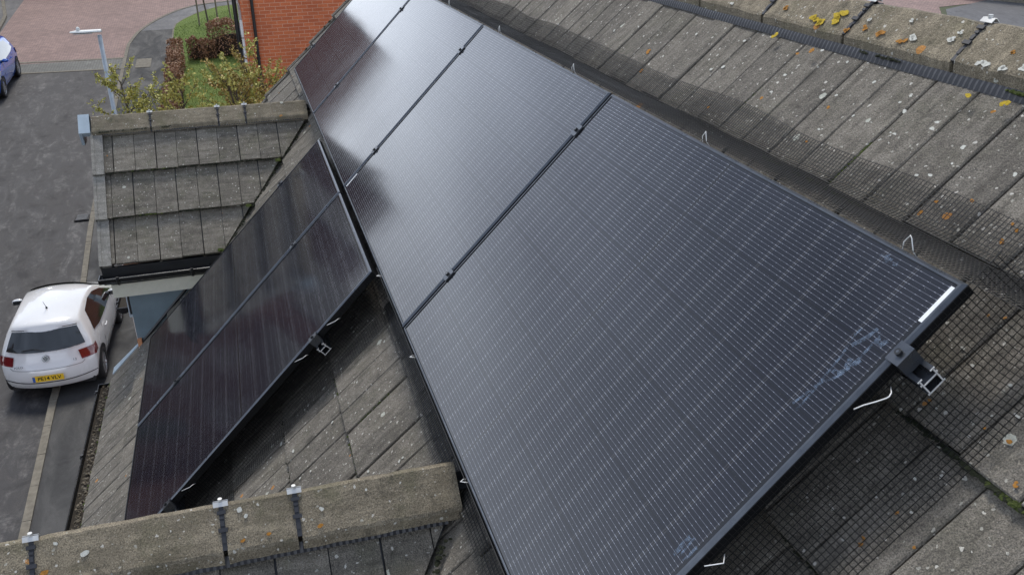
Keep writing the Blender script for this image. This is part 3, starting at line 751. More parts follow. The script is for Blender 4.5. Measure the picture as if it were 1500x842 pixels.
rails = [(.94, -6.97, .052, 'silver-ended rail sticking out by the nearest corner clamp'), (.2575, -6.97, .05, 'lower rail under the upper row of panels, its end off the near side'),
         (-.413, -4.66, -2.300, 'rail whose silver end shows beside the near edge of the lower pair'), (-1.407, -4.66, -2.300, 'bottom rail of the lower pair, ending by the dormer ridge')]
for v, a, b, l in rails: rail(v, a, b, l)
order = ['nearest', 'second nearest', 'third nearest', 'farthest']
for ri, (v, nm) in enumerate(((.94, 'upper'), (.2575, 'lower'))):
    for i in range(3):
        c_ = clamp(-(PL+.01)-i*(PL+.02), v, 'mid'); tag(c_, 'black mid clamp on the %s seam from the viewer in the upper row, %s rail' % (['first', 'second', 'third'][i], nm), 'panel clamp', 'clamps holding the solar panels')
    c_ = clamp(0, v, 'end', 1); tag(c_, ['large dark end clamp with a bolt at the near edge beside the silver rail end', 'end clamp low on the near edge of the nearest panel'][ri], 'panel clamp', 'clamps holding the solar panels')
    c_ = clamp(-6.948, v, 'end', -1); tag(c_, 'end clamp at the far end of the upper row, %s rail' % nm, 'panel clamp', 'clamps holding the solar panels')
for ri, (v, nm) in enumerate(((-.413, 'upper'), (-1.407, 'lower'))):
    c_ = clamp(LU-PW-.01, v, 'mid'); tag(c_, 'mid clamp between the two dark lower panels on their %s rail' % nm, 'panel clamp', 'clamps holding the solar panels')
    c_ = clamp(LU, v, 'end', 1); tag(c_, ['end clamp on the near edge of the lower pair above a silver rail end', 'end clamp at the near bottom of the lower pair by the ridge tiles'][ri], 'panel clamp', 'clamps holding the solar panels')
    c_ = clamp(LU-2*PW-.02, v, 'end', -1); tag(c_, 'end clamp on the far edge of the lower pair, %s rail' % nm, 'panel clamp', 'clamps holding the solar panels')

# ---------------------------------------------------------------- bird mesh skirts
WR = .00098
def net(mb, fn, prof, a0, a1, pitch=.0127):
    """fn(a, p, q) -> point; prof = polyline (p, q) across the strip"""
    d = [0]
    for (p0, q0), (p1, q1) in zip(prof, prof[1:]): d.append(d[-1]+math.hypot(p1-p0, q1-q0))
    def at(t):
        for i in range(len(prof)-1):
            if t <= d[i+1]+1e-9:
                f = (t-d[i])/(d[i+1]-d[i]); return (prof[i][0]+(prof[i+1][0]-prof[i][0])*f, prof[i][1]+(prof[i+1][1]-prof[i][1])*f)
        return prof[-1]
    def wave(a, t):
        s_ = .018*(t/d[-1])
        return s_*mnoise.noise(V(a*2.3, t*3, .5)), s_*.5*mnoise.noise(V(a*3.1, t*3, 7.5))
    def pt(a, t):
        p, q = at(t); wp, wq = wave(a, t); return fn(a, p+wp, q+abs(wq)*.8)
    nt = int(d[-1]/pitch)
    na = max(2, int((a1-a0)/.1))
    for i in range(nt+1):
        t = i*pitch; mb.tube([pt(a0+(a1-a0)*k/na, t) for k in range(na+1)], WR, 3, False)
    k_ = int((a1-a0)/pitch)
    ts = sorted(set([0]+[x for x in d]+[d[-1]*j/6 for j in range(7)]))
    for i in range(k_+1):
        a = a0+i*pitch; mb.tube([pt(a, t) for t in ts], WR, 3, False)
bm_up = empty('bird_mesh', RF(-3.4, 1.13, 0), 'black wire bird mesh skirting the upper row of four panels', 'bird mesh', 'bird mesh')
mb = MB(); net(mb, lambda a, p, q: RF(a, p, q), [(1.121, -.003), (1.140, -.028), (1.172, -.082), (1.202, -.126), (1.232, -.143), (1.312, -.144)], -6.97, .16, .0118); mb.build('mesh_strip', 'black_mesh_wire', bm_up)
mb = MB(); net(mb, lambda a, p, q: RF(p, a, q), [(.004, -.004), (.016, -.04), (.042, -.098), (.070, -.136), (.165, -.143)], -.12, 1.20); mb.build('mesh_strip', 'black_mesh_wire', bm_up)
mb = MB(); net(mb, lambda a, p, q: RF(a, -p, q), [(.004, -.004), (.016, -.04), (.040, -.105), (.065, -.142), (.150, -.146)], -2.33, .02); mb.build('mesh_strip', 'black_mesh_wire', bm_up)
mb = MB(); net(mb, lambda a, p, q: RF(a, -p, q), [(.004, -.004), (.012, -.04), (.022, -.105), (.03, -.15)], -6.95, -4.62); mb.build('mesh_strip', 'black_mesh_wire', bm_up)
mb = MB(); net(mb, lambda a, p, q: RF(a, -p, q), [(.006, -.008), (.020, -.05), (.048, -.118), (.074, -.148), (.13, -.150)], -2.324, .01); mb.build('mesh_overlap', 'black_mesh_wire', bm_up)
bm_lo = empty('bird_mesh', RF(-2.33, -.9, 0), 'black wire bird mesh along the near edge of the dark lower pair', 'bird mesh', 'bird mesh')
mb = MB(); net(mb, lambda a, p, q: RF(LU+p, a, q), [(.004, -.004), (.014, -.04), (.034, -.10), (.055, -.140), (.155, -.144)], -1.76, -.03); mb.build('mesh_strip', 'black_mesh_wire', bm_lo)
# white wire clips that hold the mesh on
def clip(parent, pts):
    mb = MB(); mb.tube(pts, .0013, 6); return mb.build('mesh_clip', 'white_clip', parent, smooth=True)
for u in (-.172, -1.048, -2.142, -3.2, -4.3): 
    s = 1 if u > -.5 else .75
    clip(bm_up, [RF(u-.022*s, 1.104, -.03), RF(u-.014*s, 1.128, .004), RF(u, 1.142, .016*s), RF(u+.004, 1.139, .012), RF(u+.013*s, 1.122, -.006), RF(u+.016*s, 1.118, -.03)])
clip(bm_up, [RF(.012, .885, -.034), RF(.032, .876, -.024), RF(.038, .868, -.020), RF(.036, .862, -.020), RF(.028, .845, -.016), RF(.018, .825, -.010), RF(.012, .808, -.006)])
clip(bm_up, [RF(.012, .44, -.03), RF(.034, .43, -.02), RF(.020, .40, -.004)])
for u in (-.771, -1.514, -2.248, -.15): clip(bm_up, [RF(u+.01, .012, -.03), RF(u+.006, -.006, -.002), RF(u-.002, -.014, .004), RF(u-.012, -.008, -.004), RF(u-.016, .012, -.03)])
for v in (-.303, -.515, -1.282):
    clip(bm_lo, [RF(LU+.010, v+.03, -.034), RF(LU+.030, v+.028, -.02), RF(LU+.034, v+.015, -.016), RF(LU+.028, v-.005, -.010), RF(LU+.022, v-.025, -.004)])
# pale bits of tape and lichen tracks under the top mesh are part of the roof growth below

# ---------------------------------------------------------------- growth on the roof
def blob(mb, P, N, A, B, r, h=.0012, n=11, lob=.35):
    ph = random.random()*6; pts = []
    for i in range(n):
        t = 2*math.pi*i/n; rr = r*(1+lob*math.sin(2*t+ph)*.6+lob*random.uniform(-.6, .6))
        pts.append(P+A*math.cos(t)*rr+B*math.sin(t)*rr*.8)
    mb.prism([p+N*.0006 for p in pts], N*h)
YEL = [(-1.412, 1.564, .02), (-0.531, 1.551, .0150), (-0.418, 1.560, .0180)]
ORA = [(-2.082, 1.371, .0212), (-1.181, 1.552, .0194), (-1.273, 1.543, .0124), (-.941, 1.412, .0112), (-1.229, 1.364, .0121), (-.892, 1.293, .0087), (-.458, 1.544, .0119), (-.365, 1.287, .0093), (-.293, 1.322, .011), (-.375, 1.249, .0111), (-.164, 1.308, .007), (-.152, 1.268, .0104), (-.145, 1.301, .0087), (-.026, 1.138, .005), (-.058, 1.124, .005), (.178, .945, .0106), (.125, .938, .0046), (.248, .889, .0089), (.282, .834, .0074), (.189, .696, .006), (.254, .71, .0089), (.111, .629, .0077), (.107, .642, .0077), (.113, .718, .0062), (-.002, .921, .008), (-1.421, 1.265, .0101), (-1.996, 1.286, .0177)]
WHI = [(-.689, 1.473, .0147), (-.73, 1.493, .0085), (-.719, 1.521, .0106), (-.65, 1.404, .0123), (-.665, 1.404, .0083), (-.562, 1.45, .0181), (-.57, 1.471, .0142), (-.439, 1.434, .0136), (-.446, 1.34, .0115), (-.479, 1.327, .0097), (-.263, 1.415, .0128), (-1.14, 1.562, .012), (-1.0, 1.548, .0093), (-1.552, 1.417, .0159), (-1.215, 1.393, .0121), (.235, .837, .0135), (.005, 1.024, .0081), (.067, .865, .0111), (.139, .913, .0046), (.084, .789, .0078), (.133, .738, .0062), (-.042, 1.042, .0099), (.094, 1.031, .0079), (.152, .99, .0092), (.146, .991, .0062), (.011, .64, .008), (.116, .91, .0062), (-.956, 1.453, .009), (-.877, 1.527, .0111), (-1.582, 1.532, .0135), (-1.887, 1.502, .0116), (-2.486, 1.401, .0133), (-2.326, 1.452, .0129), (-1.231, 1.462, .0122), (-1.601, 1.392, .0134), (-.829, 1.413, .0087), (-.894, 1.34, .0088), (-.424, 1.387, .0077),
       (-2.488, -.322, .0136), (-2.439, -.318, .0134), (-2.414, -.234, .01), (-2.146, -.193, .0125), (-2.251, -.427, .013), (-2.049, -.371, .0124), (-2.059, -.766, .0192), (-2.266, -.673, .0133), (-2.277, -.651, .0133), (-1.999, -.549, .0124), (-1.474, -.424, .0135), (-1.38, -.295, .0131), (-1.381, -.279, .0104), (-2.217, -.916, .0101), (-2.243, -.851, .0202), (-1.844, -.751, .0122), (-1.826, -.696, .0121)]
RDG = [(-1.292, 1.654, 0.0226, 'y'), (-1.202, 1.679, 0.0344, 'y'), (-1.254, 1.644, 0.0223, 'y'), (-1.108, 1.643, 0.0143, 'o'), (-0.976, 1.657, 0.0184, 'o'), (-0.873, 1.645, 0.0157, 'o'), (-1.046, 1.662, 0.0141, 'o'), (-0.841, 1.663, 0.0222, 'w'), (-0.576, 1.639, 0.0226, 'w'), (-0.718, 1.686, 0.0172, 'w'), (-0.903, 1.711, 0.0114, 'w'), (-1.057, 1.69, 0.0118, 'w'), (-1.469, 1.664, 0.0158, 'o'), (-1.788, 1.631, 0.0142, 'w'), (-0.499, 1.629, 0.018, 'w'), (-0.453, 1.648, 0.0179, 'w'), (-0.517, 1.683, 0.0102, 'o'), (-0.715, 1.705, 0.0108, 'w')]
ly, lo_, lw = MB(), MB(), MB()
for L, mb_ in ((YEL, ly), (ORA, lo_), (WHI, lw)):
    for u, v, r_ in L:
        for q in range(1 if mb_ is lw else 2):
            uu, vv = u+random.uniform(-.5, .5)*r_*q, v+random.uniform(-.6, .6)*r_*q
            blob(mb_, RF(uu, vv, tile_n(vv)+.001), RN, RU, RV, r_*.5*(.8 if q else 1))
for u, v, r_, c_ in RDG:
    mb_ = {'y': ly, 'o': lo_, 'w': lw}[c_]
    for q in range(3 if c_ != 'w' else 2):
        uu, vv = u+random.uniform(-.7, .7)*r_*bool(q), v+random.uniform(-.5, .5)*r_*bool(q)
        # on the front wing of the ridge tiles
        sdist = min(.122, max(.010, 1.7612-vv))
        blob(mb_, V(uu, 0, 0)+APO-RV*sdist+N1*.0015, N1, RU, RV, r_*.5, lob=.5)
# lichen on the near dormer ridge
AO2 = V(-.99, 0, -.085); SA, NA = V(C4, 0, -C4), V(C4, 0, C4)
for y, s, r_, c_ in [(-1.165, .12, .011, 'o'), (-1.10, .10, .010, 'o'), (-1.09, .13, .009, 'o'), (-.60, .115, .006, 'o'), (-.53, .11, .006, 'o'), (-.39, .115, .007, 'o'), (-1.19, .15, .012, 'w'), (-1.0, .07, .010, 'w'), (-1.07, .03, .006, 'w'), (-.585, .05, .006, 'w'), (-.60, .03, .008, 'w'), (-.38, .07, .007, 'w'), (-.25, .04, .004, 'w'), (-1.20, .09, .007, 'w')]:
    blob({'o': lo_, 'w': lw}[c_], AO2+Y_*y+SA*s+NA*.0022, NA, Y_, SA, r_)
struct(ly.build('yellow_lichen', 'yellow_lichen'), 'stuff', 'bright yellow lichen rosettes on ridge and tiles')
struct(lo_.build('orange_lichen', 'orange_lichen'), 'stuff', 'orange lichen spots on the roof')
struct(lw.build('white_lichen', 'white_lichen'), 'stuff', 'white lichen flecks on the roof')
def mosslump(mb, P, r):
    n = 6; vs = []; fs = []
    for j in range(4):
        ph = j/3*math.pi/2
        for i in range(n):
            t = 2*math.pi*i/n+j*.5; rr = r*math.cos(ph)*random.uniform(.7, 1.25)
            vs.append(P+V(math.cos(t)*rr, math.sin(t)*rr, math.sin(ph)*r*.8*random.uniform(.7, 1.1)-.2*r))
    for j in range(3):
        for i in range(n): fs.append((j*n+i, j*n+(i+1) % n, (j+1)*n+(i+1) % n, (j+1)*n+i))
    fs.append(tuple(3*n+i for i in range(n)))
    mb.add(vs, fs)
mg, md_ = MB(), MB()
def along(fn, n, r0, r1, mb_, spread=.006):
    for i in range(n):
        P = fn(random.random()); mosslump(mb_, P+V(random.uniform(-1, 1), random.uniform(-1, 1), random.uniform(-.3, .3))*spread, random.uniform(r0, r1))
def seam(u, v0, v1): return lambda t: RF(u, v0+(v1-v0)*t, tile_n(v0+(v1-v0)*t)-.002)
def step(v, u0, u1): return lambda t: RF(u0+(u1-u0)*t, v-.004, -.165)
along(seam(.047-.1475*5, 1.22, 1.36), 90, .0025, .006, mg, .003)
along(seam(.047-.1475*9, 1.30, 1.40), 30, .002, .004, mg, .002)
along(step(.8735, .10, .40), 200, .004, .011, md_, .007)
along(step(.8735, .20, .32), 60, .005, .012, mg, .008)
along(step(.8735, -.05, .1), 40, .003, .007, md_)
along(step(1.2105, -1.0, -.5), 60, .003, .007, mg)
along(step(.5365, -.05, .12), 60, .003, .006, md_)
along(step(-.4745, -2.3, -1.4), 150, .004, .008, mg); along(seam(.047+.1475*1, .56, .62), 1, .002, .003, mg); along(step(-.4745, -2.3, -1.4), 90, .003, .007, md_); along(step(-.8115, -2.4, -1.8), 60, .003, .007, md_)
along(seam(.125-.1475*13, -.42, -.25), 30, .002, .0045, mg, .003)
# moss at the dormer steps and valleys
for xr, zr, ss_ in ((-6.05, -.09, (.825, .465)), (-.99, -.12, (.787, .427))):
    O = V(xr, 0, zr)
    for s in ss_:
        along(lambda t, s=s: O+Y_*(-1.45+(1.2-(s-.427))*t)+SA*(s+.004)+NA*-.012, 170, .004, .010, md_, .006)
        along(lambda t, s=s: O+Y_*(-1.3+.25*t)+SA*(s+.004)+NA*-.006, 12, .006, .012, mg, .008)
    along(lambda t: V(xr+.12+.70*t, zr-(.12+.70*t)+.212, zr-(.12+.70*t)), 160, .004, .010, md_, .012)
    for zz in (-.45, -.70, -.93): along(lambda t: V(xr+zr-zz+.0, zz+.19, zz+.015), 14, .008, .015, mg, .016)
    along(lambda t: V(xr+.10, -1.5+.5*t, zr-.085), 50, .004, .010, md_, .008)
# moss along the bottom edge of the main ridge tiles
for u0, u1, n_ in ((-.95, -.84, 40), (-.46, -.2, 120), (-1.02, -.98, 12)):
    along(lambda t: APO+RU*(u0+(u1-u0)*t)+S1*.139+Z_*-.03, n_, .003, .008, md_ if u0 < -.5 else mg, .006)
along(lambda t: RF(-8.04, -.2+2*t, -.15), 40, .006, .014, md_, .01)
along(lambda t: V(random.uniform(-5.4, -2.8), GY+.03, GZ-.0), 60, .006, .013, mg, .012)
struct(mg.build('green_moss', 'moss'), 'stuff', 'bright green moss in the roof joints')
struct(md_.build('dark_moss', 'dark_moss'), 'stuff', 'dark moss along the tile steps')

# ---------------------------------------------------------------- street lamp
LX, LY = -18.4, -2.95; lz = gz(LX)+.1
lamp = empty('street_lamp', (LX, LY, lz), 'galvanised street lamp standing beyond the far dormer ridge, its head over the road', 'street lamp')
top = -1.14
mb = MB(); mb.tube([V(LX, LY, lz), V(LX, LY, lz+1.1)], .075, 12); mb.tube([V(LX, LY, lz+1.1), V(LX, LY, lz+1.14), V(LX, LY, top-.04)], [.075, .052, .040], 12)
mb.build('pole', 'galvanised', lamp, smooth=True)
mb = MB()
def headfn(s, t):
    y = LY+.05-.56*s; w = .085*(1-.55*max(0, s-.72)/.28)*(1-.2*(1-s)); a = 2*math.pi*t
    return V(LX+math.cos(a)*w, y, top+.03+math.sin(a)*(.038 if math.sin(a) > 0 else .022)*(1-.5*max(0, s-.8)/.2))
mb.grid(headfn, 12, 14); mb.add([headfn(0, t/14) for t in range(14)], [tuple(range(14))]); mb.add([headfn(1, t/14) for t in range(14)], [tuple(range(14))])
hd = mb.build('lamp_head', 'lamp_head_paint', lamp, smooth=True)
mb = MB(); mb.box((LX-.055, LX+.055), (LY-.46, LY-.12), (top-.002, top+.006)); mb.build('lamp_lens', 'clear_lens', hd)
mb = MB(); mb.tube([V(LX, LY-.36, top+.05), V(LX, LY-.36, top+.085), V(LX, LY-.36, top+.115), V(LX, LY-.36, top+.13)], [.036, .038, .03, .012], 12); mb.build('photocell', 'lamp_head_paint', hd, smooth=True)

# ---------------------------------------------------------------- buildings
def windowp(par, x0, x1, z0, z1, y, face=1, curtain=True):
    """window on a wall whose outside points to face*Y at plane y"""
    s_ = face; fr = MB(); t = .06
    Yb = sorted((y-.03*s_, y+.035*s_))
    fr.box((x0, x1), Yb, (z0, z0+t)); fr.box((x0, x1), Yb, (z1-t, z1))
    for a in (x0, (x0+x1)/2-t/2, x1-t): fr.box((a, a+t), Yb, (z0+t+.001, z1-t-.001))
    f = fr.build('window', 'white_upvc', par)
    p = MB(); p.box((x0+.02, x1-.02), sorted((y-.02*s_, y+.012*s_)), (z0+.02, z1-.02)); p.build('pane', 'car_glass', f)
    s = MB(); s.box((x0-.06, x1+.06), sorted((y-.0, y+.07*s_)), (z0-.07, z0-.002)); s.build('sill', 'stone_grey', f)
    return f
# brick house next door (gable towards us)
NX, NY0, NY1 = -20.0, -.27, 8.4
nb = empty('brick_house', (-24, 4, gz(-24)), 'orange-red brick house with black downpipes, seen past the far gable', 'house')
mb = MB(); yr = (NY0+NY1)/2
mb.prism([V(NX, NY0, -7.3), V(NX, NY1, -7.3), V(NX, NY1, -.35), V(NX, yr, 3.6), V(NX, NY0, -.35)], V(-9, 0, 0)); mb.build('wall', 'red_brick', nb)
for s_ in (-1, 1):
    mb = MB(); e1 = V(0, yr+s_*(NY1-yr+.35), -.35-.32); ap = V(0, yr, 3.75)
    mb.prism([V(NX+.12, e1.y, e1.z), V(NX+.12, ap.y, ap.z), V(NX+.12, ap.y, ap.z-.12), V(NX+.12, e1.y, e1.z-.12)], V(-9.24, 0, 0)); mb.build('roof_slope', 'slate_roof', nb)
def downpipe(x, y, z0, z1, par, r=.034):
    mb = MB(); mb.tube([V(x, y, z0), V(x, y, z1)], r, 10)
    z = z0+.9
    while z < z1: mb.tube([V(x, y, z), V(x, y, z+.06)], r+.009, 10); z += 1.8
    return mb.build('downpipe', 'black_plastic', par, smooth=False)
downpipe(NX+.045, -.03, -6.6, -.5, nb); downpipe(NX-.15, NY0-.12, -6.6, -.6, nb, .045)
mb = MB(); mb.tube([V(NX+.12, NY0-.42, -.68), V(NX-9.1, NY0-.42, -.68)], .055, 8); mb.build('gutter', 'black_plastic', nb)
for z0, z1 in ((-1.62, -1.26), (-2.06, -1.66), (-2.36, -2.10)):
    mb = MB(); mb.box((NX-.16, NX-.02), (NY0-.055, NY0+.02), (z0, z1)); mb.build('vent_cover', 'white_upvc', nb)
mb = MB(); mb.box((NX-.30, NX+.015), (NY0-.05, NY0+.05), (-3.6, -2.62)); mb.build('corner_trim', 'white_upvc', nb)
for x0 in (-22.6, -26.4):
    windowp(nb, x0, x0+1.3, -2.3, -1.2, NY0, -1); windowp(nb, x0, x0+1.3, -5.2, -4.0, NY0, -1)
# row of houses across the road (mirrored in the panels)
def row_house(x, y, w, d, brick, lab, storeys=5.5, ridge=3.4):
    z = gz(x)+.1; h = empty('terraced_house', (x, y-d/2, z), lab, 'house', 'houses across the road')
    mb = MB(); mb.prism([V(x-w/2, y, z-.8), V(x-w/2, y-d, z-.8), V(x-w/2, y-d, z+storeys), V(x-w/2, y-d/2, z+storeys+ridge), V(x-w/2, y, z+storeys)], V(w, 0, 0)); mb.build('wall', brick, h)
    for s_ in (-1, 1):
        mb = MB(); e = V(0, y-d/2+s_*(d/2+.3), z+storeys-.2); a = V(0, y-d/2, z+storeys+ridge+.12)
        mb.prism([V(x-w/2-.1, e.y, e.z), V(x-w/2-.1, a.y, a.z), V(x-w/2-.1, a.y, a.z-.14), V(x-w/2-.1, e.y, e.z-.14)], V(w+.2, 0, 0)); mb.build('roof_slope', 'slate_roof', h)
    for a in (-w*.36, w*.12):
        windowp(h, x+a, x+a+1.5, z+3.1, z+4.3, y, 1)
    windowp(h, x-w*.36, x-w*.36+1.9, z+.8, z+2.1, y, 1)
    mb = MB(); mb.box((x+w*.18, x+w*.18+.95), (y-.02, y+.05), (z+.05, z+2.1)); mb.build('door', 'green_door', h)
    mb = MB(); mb.box((x-w/2, x+w/2), (y+.31, y+.40), (z+storeys-.30, z+storeys-.2)); mb.build('gutter', 'black_plastic', h)
    downpipe(x+w/2-.2, y+.06, z, z+storeys-.2, h)
    mb = MB(); mb.box((x-w/2+.3, x-w/2+.9), (y-d/2-.3, y-d/2+.3), (z+storeys+ridge-.5, z+storeys+ridge+.6)); mb.build('chimney', brick, h)
rh = [(-19, -14.6, 'brown_brick', 'brown brick house across the road, nearest of its row'), (-29, -15.0, 'dark_brick', 'dark brick house across the road, second of its row'), (-39.5, -15.2, 'brown_brick', 'brown brick house across the road, third of its row'),
      (-50.5, -14.2, 'dark_brick', 'dark brick house across the road, fourth of its row'), (-8, -14.4, 'dark_brick', 'dark brick house across the road opposite the white car')]
for x, y, b, l in rh: row_house(x, y, 8.6, 8, b, l)
row_house(-66, -3.8, 15, 10, 'brown_brick', 'wide brown brick house closing the end of the street', 6.4, 4.2)
row_house(-61.5, -14.6, 8.6, 8, 'dark_brick', 'dark brick house across the road at the far end of the row', 6.4, 4.2)
row_house(-62, 14.5, 8.6, 8, 'dark_brick', 'dark brick house behind the block-paved court', 6.0, 4.0)

# wooden fence at the far court
fz = gz(-38)
fence = empty('timber_fence', (-38, 40, fz), 'weathered timber board fence at the far edge of the tarmac court', 'fence')
a, b = V(-40.4, 35.9, 0), V(-31.5, 45.5, 0); d_ = (b-a).normalized(); L_ = (b-a).length; nn = V(-d_.y, d_.x, 0)
for i in range(6):
    p = a+d_*(i*1.83); mb = MB(); mb.obox(V(p.x, p.y, gz(p.x)), d_, nn, Z_, (-.05, .05), (-.05, .05), (0, 1.75)); mb.build('post', 'timber', fence)
for i in range(6):
    mb = MB(); p0 = a+d_*(i*1.83+.06)
    for j in range(13):
        p = p0+d_*(j*.133); mb.obox(V(p.x, p.y, gz(p.x)), d_, nn, Z_, (0, .128), (-.012+.008*(j % 2), .008+.008*(j % 2)), (.16, 1.62+random.uniform(-.01, .01)))
    mb.build('board_panel', 'timber', fence)
    mb = MB(); mb.obox(V(p0.x+.86*d_.x, p0.y+.86*d_.y, gz(p0.x+.86*d_.x)), d_, nn, Z_, (-.86, .86), (-.02, .02), (.0, .15)); mb.build('gravel_board', 'kerb_concrete', fence)

# ---------------------------------------------------------------- planting
def leaf(mb, p, s):
    a = V(random.gauss(0, 1), random.gauss(0, 1), random.gauss(0, 1)).normalized(); b = a.cross(V(random.gauss(0, 1), random.gauss(0, 1), random.gauss(0, 1))).normalized()
    mb.quad(p-a*s, p-b*s*.55, p+a*s, p+b*s*.55)
def sapling(name, base, h, spread, nb_, leaves, ls, leafm, lab, cat, lean=V(0, 0, 0), group=None, low=.25, stems=1, fine=3):
    e_ = empty(name, base, lab, cat, group); B = Vector(base)
    wood, crown = MB(), MB(); tips = []
    for st in range(stems):
        ang = random.random()*6.28; off = V(math.cos(ang), math.sin(ang), 0)*(.12*spread if stems > 1 else 0)
        out = off*3
        tr = []
        for i in range(7):
            t = i/6; tr.append(B+off+Z_*h*t*.92+(lean+out)*t+V(mnoise.noise(V(t*3, st*7, h)), mnoise.noise(V(t*3, st*7+3, h)), 0)*.12*t*h*.3)
        wood.tube(tr, [.035*(1-.85*i/6)*h/4+.004 for i in range(7)], 6)
        for k_ in range(nb_):
            t = low+(1-low)*(k_+random.random()*.8)/nb_; i = min(int(t*6), 5); p = tr[i].lerp(tr[i+1], t*6-i)
            az = random.random()*6.28; el = random.uniform(.35, 1.0); ln = spread*(1.1-t*.75)*random.uniform(.6, 1.1)
            dirv_ = V(math.cos(az)*math.cos(el), math.sin(az)*math.cos(el), math.sin(el))
            q = [p]; dd = dirv_.copy()
            for j in range(4):
                dd = (dd+V(random.gauss(0, .16), random.gauss(0, .16), random.gauss(.08, .1))).normalized(); q.append(q[-1]+dd*ln/4)
            wood.tube(q, [.007*(1-j/5.2)*h/4+.002 for j in range(5)], 4, False)
            for m_ in range(fine):
                j = random.uniform(.8, 3.9); i2 = int(j); p2 = q[i2].lerp(q[i2+1], j-i2)
                d2 = (dd+V(random.gauss(0, .6), random.gauss(0, .6), random.gauss(.1, .5))).normalized(); l2 = ln*random.uniform(.25, .5)
                q2 = [p2, p2+d2*l2*.5+V(random.gauss(0, .02), random.gauss(0, .02), 0), p2+d2*l2+Z_*.04]
                wood.tube(q2, [.005, .0035, .002], 3, False); tips.append((q2[0], q2[1])); tips.append((q2[1], q2[2]))
            for j in range(1, 4): tips.append((q[j], q[j+1]))
    for k_ in range(leaves):
        a_, b_ = random.choice(tips); p = a_.lerp(b_, random.random())+V(random.gauss(0, .018), random.gauss(0, .018), random.gauss(0, .018))
        for m_ in range(2): leaf(crown, p+V(random.gauss(0, .012), random.gauss(0, .012), random.gauss(0, .012)), ls*random.uniform(.6, 1.25))
    wood.build('trunk', 'bark', e_); crown.build('crown', leafm, e_)
    return e_
grp = 'budding young trees behind the far dormer'
sapling('young_tree', (-15.6, -2.15, gz(-15.6)+.1), 5.8, 1.8, 50, 7500, .027, 'bud_leaf', 'young tree in pale yellow-green bud beside the street lamp', 'tree', group=grp, low=.35, stems=2)
sapling('young_tree', (-15.4, -.85, gz(-15.4)+.1), 5.9, 1.9, 56, 9500, .027, 'bud_leaf', 'young tree in yellow-green bud in front of the lawn', 'tree', group=grp, low=.35, stems=2)
sapling('young_tree', (-14.6, .0, gz(-14.6)+.1), 6.1, 1.4, 38, 4200, .027, 'ochre_leaf', 'young tree with ochre buds against the brick gable wall', 'tree', group=grp, low=.4, stems=2)
sapling('young_tree', (-17.6, -.6, gz(-17.6)+.1), 5.4, 1.4, 34, 4800, .027, 'bud_leaf', 'smaller budding tree close to the corner of the brick house', 'tree', group=grp, low=.4, stems=1)
def hedge(name, pts, w, h, lab, n, mat='beech_leaf', ls=.045, taper=.85):
    """hedge volume along pts (x, y)"""
    e_ = empty(name, (pts[0][0], pts[0][1], gz(pts[0][0])+.1), lab, 'hedge')
    P = [V(x, y, gz(x)+.1) for x, y in pts]; d = [0]
    for a_, b_ in zip(P, P[1:]): d.append(d[-1]+(b_-a_).length)
    def at(t):
        for i in range(len(P)-1):
            if t <= d[i+1] or i == len(P)-2: return P[i].lerp(P[i+1], (t-d[i])/(d[i+1]-d[i])), (P[i+1]-P[i]).normalized()
    lv, tw = MB(), MB()
    for i in range(n):
        t = random.random()*d[-1]; p, dr = at(t); nn = V(-dr.y, dr.x, 0).normalized()
        hh = h*(1+.45*mnoise.noise(V(t*1.3, 2, h))+.2*mnoise.noise(V(t*5, 4, h)))
        if random.random() < .45: z = hh*(1-.12*random.random()**2); s_ = random.uniform(-1, 1)
        else: z = hh*random.random()**.7; s_ = random.choice((-1, 1))*(1-.25*random.random()**2)
        endk = min(t, d[-1]-t)/(w*.5); rr = min(1, math.sqrt(max(.15, endk)))
        q = p+nn*s_*w/2*rr*(taper+(1-taper)*(1-abs(z/hh-.6)))*(1+.6*mnoise.noise(V(t*2.2, z*2, 9)))+Z_*z
        leaf(lv, q, ls*random.uniform(.6, 1.3))
    for i in range(int(d[-1]*26)+20):
        t = random.random()*d[-1]; p, dr = at(t); nn = V(-dr.y, dr.x, 0).normalized(); s_ = random.uniform(-.3, .3)*w
        tw.tube([p+nn*s_*.4, p+nn*s_+Z_*h*.5+dr*random.uniform(-.1, .1), p+nn*s_*1.4+Z_*h*random.uniform(.85, 1.05)+dr*random.uniform(-.2, .2)], [.014, .009, .003], 4, False)
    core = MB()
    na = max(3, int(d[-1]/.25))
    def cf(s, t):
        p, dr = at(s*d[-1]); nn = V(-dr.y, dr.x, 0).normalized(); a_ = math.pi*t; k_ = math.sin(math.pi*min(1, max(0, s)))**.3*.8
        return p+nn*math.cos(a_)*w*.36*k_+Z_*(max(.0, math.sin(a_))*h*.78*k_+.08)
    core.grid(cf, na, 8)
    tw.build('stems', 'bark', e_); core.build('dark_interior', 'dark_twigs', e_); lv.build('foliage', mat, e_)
    return e_
hedge('beech_hedge', [(-27.5, -2.75), (-32, -2.72), (-37.3, -2.68)], .46, 1.05, 'brown-leaved beech hedge running along the footpath edge', 7500)
hedge('beech_hedge', [(-37.6, -2.35), (-37.7, -1.7), (-37.6, -1.25)], .6, .8, 'short brown beech hedge crossing the lawn', 1900)
hedge('beech_hedge', [(-38.2, -1.5), (-37.9, -.7), (-37.5, .6)], .8, 1.25, 'brown beech hedge on the lawn beside the brick house corner', 3600)
